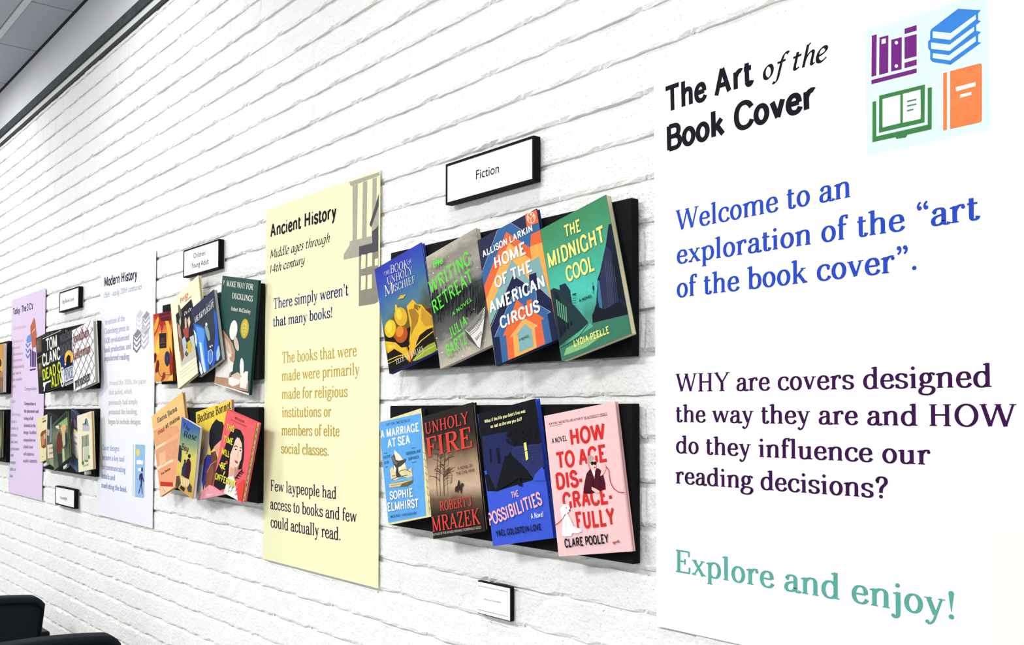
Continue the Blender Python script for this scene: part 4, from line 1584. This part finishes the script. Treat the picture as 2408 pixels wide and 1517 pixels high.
def a_flame(p):
    p.P('B5301E', '85 275 350 215 365 420 300 470 250 430 225 520 200 600 195 480 150 380 110 350')
    p.P('5E1A22', '160 268 350 218 362 372 200 384')
    p.P('8A1E22', '190 300 350 270 355 290 195 330')
    p.P('C8281E', '300 450 350 540 378 600 375 720 345 700 320 600')
    p.P('C8281E', '95 640 150 500 165 420 150 400 120 480 88 580')
    p.P('F4B13C', '85 480 120 360 150 300 165 350 140 480 95 580')
    p.P('F7C24A', '265 380 320 380 368 560 380 880 360 900 320 700 300 520')
    p.P('F7CE5A', '160 600 200 520 170 900 120 930 100 860')
    p.P('A82420', '340 780 375 900 402 1080 400 1220 350 1260 335 1150')
    p.P('251C1E', '168 580 284 572 286 815 174 824')
    p.P('5E2A2A', '195 655 255 648 258 720 198 728')
    p.L('8A6A50', 5, '185 740 275 730')
    p.L('8A6A50', 5, '190 780 275 772')
    p.E('2A3046', 300, 990, 44, 122)
    p.L('7A8098', 4, '300 960 302 1020')
    p.P('5E1620', '85 910 115 895 128 930 122 1010 100 1060 85 1060')
    p.P('6E1A22', '130 1020 160 1015 172 1080 150 1200 120 1222 104 1190 118 1110')
    p.P('A02A26', '232 1215 262 1210 268 1290 230 1345 190 1362 215 1300')
    p.L('2A1410', 7, '150 1120 165 1230 200 1280 220 1278')
    p.L('2A1410', 7, '262 1250 345 1256 402 1236')
    p.P('F6C66A', '345 1280 400 1240 402 1330 300 1350')


book('flame', 9, 'small orange and red book with a black square and dark oval on its cover', GC_, 0.009,
     grad('flame_print', [(0, 'E89A4A'), (.3, 'EFA73C'), (.5, 'F3B84C'), (.7, 'EE8A36'), (.85, 'D8552A'), (1, 'B8342A')], 90, 3.5, .2, .06, (2.5, .7)), a_flame, 'A8421E', pages='C89A5A')


def a_cream(p):
    p.P('23242A', '72 542 272 340 300 470 325 960 300 990 240 1060 150 1150 130 1120')
    p.P('C9C9B4', '120 1010 325 930 345 1040 330 1080 140 1210')
    for c, q in (('6E6A50', '100 420 118 415 140 480 150 560 120 570 105 500'), ('C99A80', '90 640 130 700 150 860 120 900'),
                 ('B8C8D0', '150 860 185 815 210 900 205 1010 175 1020'), ('D8B83A', '215 900 255 860 280 960 270 1020 230 1040'),
                 ('A84A3A', '160 740 200 690 240 720 235 830 195 850'), ('D8B8A0', '185 600 205 570 215 700 190 720'),
                 ('C8D0CC', '250 830 300 800 320 940 285 960'), ('8A5A4A', '110 820 150 860 180 1080 150 1140 125 1000'),
                 ('E0C8B0', '220 610 245 560 262 640 240 720'), ('55604A', '205 1000 235 1040 215 1080 185 1050'),
                 ('D8D0B8', '118 620 135 560 140 640 128 720')):
        p.P(c, q)
    p.T('F0EADC', 'ital', 'On On', 182, 556, 275, 484, 44)
    p.T('D8705A', 'brush', 'Porgy', 135, 398, 236, 292, 62)
    p.L('B8523E', 6, '190 376 225 345 272 306')
    p.L('D9D2A8', 3, '130 1275 345 1105')
    p.L('D9D2A8', 3, '130 1310 345 1140')
    p.L('E2DCB6', 3, '140 1350 350 1190')


book('cream', 10, 'tall cream picture book tilted left with a dark group picture', GC_, 0.01, mat('FBF6CF', .5, .03, 60), a_cream, 'F2EAB8', pages='E9DC9C')


def a_heart(p):
    p.P('2F6FD0', '300 650 400 690 440 720 455 850 480 1000 500 1250 440 1290 400 1200 350 980 320 780')
    p.P('2A5FC4', '555 470 590 520 610 800 620 1000 540 1230 520 1240 560 1000 575 760')
    p.P('5C9BE8', '330 690 420 720 440 760 425 900 440 1080 470 1280 430 1290 400 1100 360 880')
    p.P('CFE4F8', '370 890 400 900 425 1080 455 1270 430 1285 400 1150')
    p.P('E8F0F4', '300 730 330 780 345 900 330 960')
    p.P('8FA8A8', '440 690 470 680 500 760 510 860 490 880 455 780')
    p.E('D8E4E4', 462, 665, 14, 22)
    p.P('5C7FC8', '485 1000 520 980 545 1010 540 1130 510 1180 490 1150')
    p.L('DCE6F2', 5, '490 1010 520 985 545 1020 538 1120 512 1175 488 1130 490 1010')
    p.E('E8EEF4', 512, 950, 9, 14)
    p.E('E8EEF4', 536, 935, 8, 12)
    p.P('A8C4DC', '590 1020 610 950 625 930 640 1050 620 1120 592 1130')
    p.P('EAF2FA', '375 1130 395 1180 420 1280 400 1310 375 1240')
    p.L('0E1420', 8, '300 760 330 980 375 1330')
    p.T('E8ECF0', 'heavy', 'HEARTLIGHT', 322, 646, 562, 440, 72)
    p.T('D8DCE4', 'roman', 'T.A. BARRON', 470, 436, 556, 356, 28)


book('heart', 10, 'dark blue book titled Heartlight leaning over the cream picture book', GC_, 0.01,
     grad('night_print', [(0, '1C2A44'), (.4, '26303C'), (.65, '303A44'), (.8, '262C40'), (1, '2C3350')], 90, 3, .15, .05), a_heart, '1A2030', pages='C9C9C0', hard=False)


def a_duck(p):
    br, bw, wt = 'BE9678', 'DDC4AE', 'F8F2E8'
    cr = 'F2EDDC'
    p.T(cr, 'heavy', 'MAKE WAY FOR', 163, 164, 482, 214, 66)
    p.T(cr, 'heavy', 'DUCKLINGS', 232, 312, 476, 352, 66)
    p.T(cr, 'serif', 'Robert McCloskey', 221, 456, 452, 494, 46)
    p.T(cr, 'heavy', '?', 125, 148, 140, 151, 50)
    p.E('C9AE3C', 383, 672, 49, 118, 4)
    p.E('DCC65C', 380, 668, 34, 92, 4)
    for y in (610, 650, 690, 730):
        p.L('B09630', 5, [(358, y), (375, y - 14), (402, y + 6)])
    # plain brown and white patches standing in for the cover picture
    p.P(br, '80 690 130 690 180 760 240 850 270 940 265 1040 240 1130 200 1280 60 1320 25 1300 40 1100 90 1000')
    p.E(wt, 250, 690, 46, 118, 6)
    p.E(bw, 285, 850, 26, 90, -12)
    p.P(wt, '90 720 150 790 205 900 225 1000 180 1040 120 960 95 850')
    p.P(wt, '110 1100 190 1040 250 1080 240 1180 150 1220 100 1190')
    p.E(wt, 350, 1130, 24, 110)
    p.P(wt, '40 1110 80 1130 160 1040 190 980 215 1060 205 1200 180 1290 40 1280')
    p.P(bw, '100 760 160 790 215 880 235 980 190 960 130 860')
    p.P(br, '30 1240 430 1290 425 1420 120 1370 25 1330')
    p.P(wt, '190 1260 260 1230 330 1270 320 1330 240 1360 195 1330')
    p.P(wt, '330 1260 390 1180 425 1180 420 1300 400 1390 330 1370')
    p.P(bw, '220 1230 300 1190 345 1220 330 1280 250 1260')
    p.P('F4F0E4', '18 1318 440 1445 438 1465 15 1340')


book('duck', 11, 'dark green book titled Make Way for Ducklings with a gold medal', GC_, 0.008, mat('27504A', .5, .08, 80), a_duck, '1F443E', pages='2A4A44')


def a_llama(p):
    p.P('E9A878', '65 540 180 500 400 470 420 560 100 760')
    p.P('F8D6A8', '62 520 200 450 202 468 65 540')
    p.P('F8D6A8', '395 215 470 120 475 140 398 235')
    p.P('F9E2C4', '90 770 230 690 230 720 92 805')
    p.P('E8A47C', '92 810 230 730 400 640 420 900 330 940 110 1040')
    p.P('F9E0C2', '110 1040 330 930 340 960 118 1080')
    p.P('F2A878', '120 1085 340 970 360 1100 340 1250 150 1250')
    p.P('F6C08E', '140 860 225 810 235 1000 150 1020')
    p.P('C9362E', '156 1240 330 1250 330 1310 160 1300')
    p.P('F4CFA0', '160 1305 330 1312 360 1330 175 1440')
    p.L('6A3A2A', 4, '190 1320 230 1385')
    p.T('2C2A5A', 'serif', 'llama llama', 122, 440, 392, 262, 72)
    p.T('B8283A', 'serif', 'mad', 128, 596, 216, 540, 66)
    p.T('2A3A3A', 'serif', 'at mama', 232, 512, 428, 380, 66)
    p.T('3A2A26', 'brush', 'Anna Dewdney', 170, 1152, 300, 1072, 34)


book('llama', 12, 'peach picture book titled llama llama mad at mama, tilted left', GC_, 0.009,
     grad('peach_print', [(0, 'F3B988'), (.3, 'F2B07E'), (.6, 'F0B482'), (.8, 'F4BE7A'), (1, 'F7C97E')], 80, 4, .15, .04), a_llama, 'E8B060', pages='DCD3C2')


def a_boy(p):
    p.P('1E2A3A', '415 735 440 745 452 810 450 880 440 985 385 930 392 850 400 780')
    p.P('24344A', '488 965 512 975 520 1060 500 1190 445 1150 455 1050')
    p.E('17141C', 495, 955, 14, 20)
    p.P('3C1424', '520 940 555 920 578 980 575 1080 550 1210 490 1180 505 1050')
    p.E('17141C', 556, 890, 20, 28)
    for x in (455, 478, 502, 526, 548):
        p.P('F2E6B8', [(x - 9, 1175 + (x - 450) * .4), (x + 5, 1180 + (x - 450) * .4), (x - 2, 1285 + (x - 450) * .4), (x - 16, 1280 + (x - 450) * .4)])
    p.P('2A2A22', '440 1290 500 1330 480 1380 425 1330')
    p.P('5E4A3E', '360 1165 420 1160 440 1260 400 1330 350 1290')
    p.P('3E4A42', '560 1260 590 1310 585 1390 540 1380 525 1330')
    p.P('DFA84A', '430 1350 500 1400 590 1440 590 1475 400 1340')
    p.T('2A2458', 'ital', 'The', 470, 480, 560, 560, 60)
    p.T('1C2452', 'ital', 'Rose', 480, 625, 655, 680, 84)
    p.T('1A2024', 'ital', 'Boy', 452, 800, 545, 836, 90)


book('boy', 12, 'small blue and yellow book tilted right in front of the peach picture book', GC_, .009,
     grad('dusk_print', [(0, 'D9A24A'), (.25, 'E3CC5A'), (.48, 'D8CC62'), (.62, '8FA478'), (.74, '5F8478'), (.86, '3A63A6'), (1, '2C55B4')], 96, 3, .09, .06), a_boy, '2A3A78', pages='FBFAF4', hard=False)


def a_bonnet(p):
    p.P('F2D24A', '575 330 968 195 970 560 700 560 660 560 640 620 660 700 640 750 580 740')
    p.P('D9B8A0', '640 560 720 540 730 700 700 780 640 900 590 930 580 760 625 755 660 700')
    p.P('F6DC5A', '585 560 655 560 662 690 640 740 582 745')
    p.P('FBF3FA', '582 950 640 900 680 960 650 1090 640 1200 590 1300 582 1310')
    p.P('1E1E24', '725 540 750 470 800 405 830 430 870 440 885 480 870 620 820 680 780 720 740 770 718 680')
    p.P('E8A08E', '770 720 830 660 900 600 900 760 860 800 810 800')
    p.P('3A3F9C', '665 860 700 800 760 810 745 900 700 980 680 1100 655 1220 640 1080')
    p.P('6A4236', '740 780 790 760 815 840 800 960 780 1060 770 1180 680 1200 670 1100 700 960 740 900')
    p.P('8A5240', '690 980 760 900 770 1010 740 1140 680 1180')
    p.L('E8907A', 6, '700 1000 735 915 800 870')
    p.P('F0A0A8', '585 1310 640 1210 720 1140 800 1160 900 1240 900 1262 600 1322')
    p.L('FBE4DC', 8, '690 1255 760 1242')
    p.T('1E1A20', 'serif', 'Bedtime Bonnet', 592, 452, 962, 292, 92)


book('bonnet', 6, 'yellow picture book titled Bedtime Bonnet with a dark-haired figure', GC_, 0.008, mat('F6DF62', .5, .04, 60), a_bonnet, 'E0A4B0', pages='F0B8C4')


def a_time(p):
    bk = '1C1A1E'
    p.P(bk, '935 600 960 545 1020 510 1070 530 1105 600 1112 720 1105 850 1085 960 1030 975 1000 920 960 880 940 960 930 1060 900 1180 840 1200 770 1150 790 1000 830 900 900 700')
    p.P('F3C9AE', '1000 680 1030 610 1060 620 1085 680 1090 760 1070 850 1040 930 1010 950 985 900 1000 800 975 780 950 860 945 930 940 1060 1010 1090 960 1000')
    p.P('F3C9AE', '962 870 1000 840 1005 940 1000 1040 950 1050 942 980')
    p.P('F5D0B8', '985 720 1012 640 1036 606 1075 660 1088 740 1078 850 1050 915 1022 950 990 915 950 870 955 800')
    p.L(bk, 9, '995 716 1020 704 1038 718')
    p.L(bk, 9, '1062 722 1084 728')
    p.E('2A2024', 1018, 745, 12, 7, 15)
    p.E('2A2024', 1070, 758, 10, 7, 15)
    p.L('D89A84', 5, '1046 760 1036 815 1042 838')
    p.P('B8485A', '1004 862 1030 872 1046 888 1032 905 1010 888')
    p.P('E2A88E', '960 940 1000 960 990 1080 945 1060')
    p.P('F4EDE6', '930 1050 990 1040 1010 1110 1040 1310 880 1230 900 1170')
    r = random.Random(4)
    for i in range(14):
        x, y = 930 + r.uniform(0, 90), 1120 + r.uniform(0, 160)
        p.L('2A2A2E', 4, [(x, y), (x + r.uniform(10, 26), y - r.uniform(14, 34))])
    p.L(bk, 5, '1010 1080 1060 1010 1090 960')
    for x, y in ((1025, 1050), (1045, 1025), (1062, 1000), (1080, 985)):
        p.E(bk, x, y, 20, 6, -40, 10)
        p.E(bk, x + 14, y + 14, 20, 6, 20, 10)
    p.P('8A5A2A', '850 900 870 890 880 960 865 1000')
    p.E('E85A4A', 918, 890, 14, 20)
    p.E('D8D8A0', 850, 930, 6, 30, -20)
    p.E('D8D8A0', 890, 1010, 6, 30, 20)
    p.P('E8483C', '1040 1130 1110 1080 1120 1200 1095 1320 1045 1300')
    ye = 'F2E63C'
    p.T('8A2A34', 'sans', 'MISA SUGIURA', 1008, 402, 1112, 452, 26)
    p.T('8A2A34', 'sans', 'author of the award-winning debut', 962, 415, 1142, 498, 13)
    p.T(ye, 'gsans', 'THIS', 914, 522, 1000, 552, 62)
    p.T(ye, 'gsans', 'TIME', 886, 656, 986, 694, 66)
    p.T(ye, 'gsans', 'WILL', 858, 792, 948, 832, 66)
    p.T(ye, 'gsans', 'BE', 852, 950, 906, 968, 62)
    p.T(ye, 'gsans', 'DIFFERENT', 792, 1072, 1016, 1172, 66)


o = book('time', 6, 'coral red book titled This Time Will Be Different with a dark-haired woman', GC_, 0.014, mat('EE6266', .5, .04, 60), a_time, 'E85A5E', pages='FBF6EE', hard=True)
# printed yellow fore edge
x, y, z, ya, pi, ro, wd, hg = POSE['time']
mb = MB()
mb.box((wd / 2 - .0036, .0028, .003), (wd / 2 - .0002, .0054, hg - .003), mat('F0DE30', .5, .05, 40))
for i in range(13):
    zz = .01 + i * .0152
    mb.box((wd / 2 - .0003, .004, zz), (wd / 2 + .00005, .0052, zz + .004 + (i % 3) * .0025), mat('1E1C1E', .5, .05, 40))
ed = mb.build('printed_edge', o)
ed['label'] = 'yellow edge with black marks'

GB = 'big-lettered novels on the upper far board'


def a_dark(p):
    p.P('6A5A44', '40 440 125 410 128 640 60 690')
    p.P('8A765A', '50 470 70 460 80 600 62 640')
    p.P('5E4E3A', '62 880 115 860 120 1050 85 1080')
    p.P('B8A080', '95 870 108 866 110 960 98 975')
    p.P('1E1A18', '50 700 150 660 160 850 60 880')
    p.P('7A6A58', '55 770 140 720 142 735 58 790')
    p.P('2A2420', '85 1120 150 1100 160 1330 100 1400')


book('dark', 7, 'dark brown book, leftmost on the far upper board, half hidden', GB, 0.02, grad('brown_photo_print', [(0, '2A241E'), (.5, '4A3E30'), (1, '30281E')], 90, 4, .3, .1), a_dark, '1C1816', pages='8A8272')


def a_clancy(p):
    p.L('E8E8E0', 9, '150 435 480 280')
    wh, ye = 'F2F2E6', 'D8E63A'
    p.T(wh, 'gsans', 'TOM', 222, 650, 412, 566, 205)
    p.T(wh, 'gsans', 'CLANCY', 152, 922, 535, 755, 205)
    p.T(ye, 'gsans', 'DEAD OR', 160, 1172, 548, 990, 182)
    p.T(ye, 'gsans', 'ALIVE', 315, 1305, 560, 1190, 195)
    p.P('F2F2EC', '165 1215 250 1190 300 1165 302 1195 230 1225 205 1260 200 1290 190 1370 172 1365 180 1300 165 1280')


book('clancy', 7, 'black book lettered Tom Clancy with yellow title on the far upper board', GB, 0.02, mat('15171C', .45, .1, 60), a_clancy, '101216', pages='9A9284')


def a_demille(p):
    p.T('6A6468', 'serif', 'NELSON', 468, 500, 705, 385, 120)
    p.T('6A6468', 'serif', 'DEMILLE', 478, 745, 735, 590, 175)
    p.P('1E2C6E', '465 760 700 590 850 560 860 900 490 965')
    p.E('F2B23A', 618, 775, 74, 142, 6)
    p.E('F7CE6A', 600, 720, 40, 60, 6)
    p.P('10131C', '575 850 580 770 612 710 650 740 655 860 680 850 690 890 580 930 548 870')
    p.E('F4EEDC', 560, 885, 14, 22)
    p.P('C9D2DC', '490 1010 560 960 720 890 860 840 870 1090 540 1200 495 1220')
    p.T('F8F8FA', 'serif', 'S', 486, 1290, 540, 1270, 340)
    p.T('1E2A5A', 'serif', 'PENCERVILLE', 545, 1170, 860, 1060, 190)
    p.L('E8ECF0', 10, '540 1215 705 1135')
    p.P('AEB6C0', '545 1240 705 1165 705 1215 560 1280')
    p.L('3A4250', 4, '560 1250 700 1185')


book('demille', 7, 'dark book lettered Nelson DeMille with an orange moon over a house', GB, 0.02, mat('23252C', .45, .1, 60), a_demille, '17191E', pages='4A4A4C')


def a_monster(p):
    gy = '8C8698'
    for i in range(-3, 7):
        x0 = 640 + i * 95
        p.L(gy, 8, [(x0, 220 + 0), (x0 + 80, 380), (x0 + 170, 560), (x0 + 250, 720), (x0 + 340, 900), (x0 + 430, 1100), (x0 + 500, 1250)])
        p.L(gy, 8, [(x0 + 380, 80), (x0 + 290, 300), (x0 + 200, 520), (x0 + 110, 760), (x0 + 20, 1000), (x0 - 70, 1240), (x0 - 110, 1400)])
    rb = '8A4A42'
    p.T(rb, 'serif', 'jonathan', 706, 515, 985, 380, 170)
    p.T(rb, 'serif', 'kellerman', 704, 820, 1012, 672, 175)
    p.T('23202A', 'serif', 'monster', 742, 1318, 1010, 1170, 190)


book('monster', 7, 'white book lettered jonathan kellerman monster with a wire fence pattern', GB, 0.016, mat('F4F2F0', .5, .03, 60), a_monster, 'E8E4E0', pages='B8B4AA')

GN = 'old books on the lower far board'


def a_seed(p):
    p.bars('4A4230', 160, 310, 235, 282, 24, 1)
    p.bars('4A4230', 155, 385, 240, 345, 45, 2)
    p.P('8A4A38', '130 600 160 540 200 530 240 500 240 850 200 880 150 860')
    p.P('C9885A', '140 650 180 620 220 640 215 800 160 840')
    p.P('E0B88A', '190 600 230 580 235 680 205 700')
    p.L('8A7A50', 6, '160 1050 195 1038')


book('seed', 8, 'pale yellow old book with a reddish picture, leftmost on the far lower board', GN, 0.008, mat('F1E4B4', .55, .06, 60), a_seed, 'E8D898', pages='E0D2A0')


def a_green1(p):
    p.P('20262A', '275 200 450 250 440 520 260 480')
    p.P('8A948E', '330 240 345 240 350 760 310 770')
    p.P('B8B8B0', '265 500 310 520 300 640 262 620')
    p.P('6A7268', '360 480 410 460 430 780 380 800')
    p.P('E8D8BC', '260 812 430 782 432 1050 270 1085')
    p.bars('6A5A4A', 305, 900, 390, 885, 45, 3)
    p.bars('6A5A4A', 305, 1000, 395, 985, 50, 4)
    p.P('98A074', '290 1100 430 1060 430 1285 330 1190')


book('green1', 8, 'dark old book with a pale label panel, second from left on the far lower board', GN, 0.008,
     grad('grey_green_print', [(0, '7A825E'), (.3, '565E50'), (.6, '3A4244'), (1, '1E262C')], 90, 5, .2, .08), a_green1, '2A3030', pages='D8CDA8')


def a_green2(p):
    p.P('1F3128', '400 430 640 160 655 250 480 390 410 440')
    p.P('8FAE70', '480 400 660 260 670 420 560 440')
    p.P('E0B27A', '520 480 560 420 620 400 640 480 610 560 560 600')
    p.P('6E2C28', '465 620 500 540 545 640 550 760 545 960 450 960 445 780')
    p.P('C8BE90', '560 540 610 560 620 800 580 860 560 700')
    p.P('E8D6C8', '425 440 490 420 500 500 440 480')
    p.P('33333A', '620 600 660 560 665 800 640 900 620 820')
    p.P('30302E', '460 970 550 980 560 1200 490 1270 470 1100')
    p.P('B8C088', '560 890 600 880 615 1120 570 1160')
    p.bars('8A968A', 420, 320, 530, 250, 22, 5)


book('green2', 8, 'green and brown illustrated old book with bright page edges on the far lower board', GN, 0.009,
     grad('meadow_print', [(0, '5A6A4A'), (.4, '3E4638'), (.7, '6E7A56'), (1, '2E4434')], 90, 5, .2, .08), a_green2, '3A4A36', pages='EFE29A')


def a_blue(p):
    p.P('3A3850', '750 130 880 220 870 520 760 480')
    p.P('7A5A68', '790 300 830 320 850 480 800 450')
    p.P('EFD95A', '790 490 870 560 890 1000 860 1090 740 930 745 800')
    p.P('F1E6E0', '770 560 865 580 885 980 850 1060 745 900')
    p.bars('8A8AA0', 800, 660, 850, 690, 30, 6)
    p.bars('8A8AA0', 790, 780, 855, 815, 50, 7)
    p.P('3E5C88', '730 950 860 1100 850 1240 700 1150 690 1100')
    p.P('E8E2C4', '735 290 755 290 735 560 715 700 708 690')
    p.P('F2F0EA', '715 1230 820 1370 810 1372 690 1250')


book('blue', 8, 'blue and white old book with a yellow band, tilted right on the far lower board', GN, 0.009, mat('4A6488', .5, .1, 60), a_blue, '3A4A68', pages='EDE0B0')


def a_house(p):
    p.P('7C98A8', '1040 280 1070 340 1080 420 1100 440 960 420 965 380 1010 390')
    p.P('C4BCC4', '965 420 1100 440 1100 540 960 540')
    p.P('2C3A40', '1000 400 1020 300 1038 282 1030 400')
    p.P('A9B49C', '960 640 1080 600 1095 830 965 860')
    p.P('C4CCB0', '980 870 1090 840 1090 1090 980 1140')
    for i in range(4):
        p.L('4A5448', 8, [(985 + i * 28, 640 - i * 9), (990 + i * 28, 850 - i * 6)])
    p.L('3A4030', 12, '955 640 960 1170')
    p.E('5E7A3A', 970, 1170, 24, 40)
    p.E('5E7A3A', 1090, 1050, 18, 40)
    p.E('6E8A4A', 1040, 1130, 40, 22)
    p.P('E6DCC0', '1040 220 1150 160 1150 280 1090 300')
    p.bars('B8A88A', 975, 1250, 1090, 1215, 45, 8)


book('house', 8, 'cream old book with a grey green house picture, rightmost on the far lower board', GN, 0.01, mat('F3EACB', .5, .05, 60), a_house, 'E6D6A0', pages='D8A868')

VIEW[13] = (0, 790, 10.1)


def a_rust(p):
    p.P('D89A4A', '-300 280 60 210 70 560 -300 600')
    p.P('E6B25A', '20 540 70 545 70 830 30 850 -100 800')
    p.E('4A3420', 5, 640, 34, 90)
    p.P('3A2A1A', '-200 830 20 830 30 850 -200 870')
    p.P('8A6A4A', '-300 1000 75 980 80 1230 -300 1300')


book('rust', 13, 'brown and gold book cut off by the left edge on the upper board', 'books cut off at the left edge', .012,
     grad('rust_print', [(0, '6E5038'), (.4, 'B8824A'), (1, 'C08A48')], 90, 6, .25, .1), a_rust, 'F2EEE6', pages='F2EEE4')
VIEW[14] = (0, 950, 10.1)


def a_olive(p):
    p.P('C9C070', '-200 560 5 560 10 1000 -200 1050')
    p.P('5E7A3A', '-200 1050 10 1000 20 1080 -200 1100')


book('olive', 14, 'dark olive book cut off by the left edge on the lower board', 'books cut off at the left edge', .010,
     grad('olive_print', [(0, '3A4428'), (.4, '6E7240'), (1, '14161A')], 90, 5, .2, .1), a_olive, '1A1C18', pages='D8C8A0')

# clear plastic book clips with white tips on the far lower board
clip_m = mat('EDEFF2', .3, .02, 30)
bd = boards[('big', False)]
for px, py, a in ((108, 1092, .5), (155.5, 1097, .75), (205.5, 1112, .25)):
    P = wall_at(px, py, -.030)
    mb = MB()
    mb.box((-.024, -.004, -.006), (.024, .007, .006), clip_m)
    o = mb.build('book_clip', bd, .001)
    o.location = Vector(P) - bd.location
    o.rotation_euler = (0, -a * .35, 0)
    o['label'] = 'white clip'
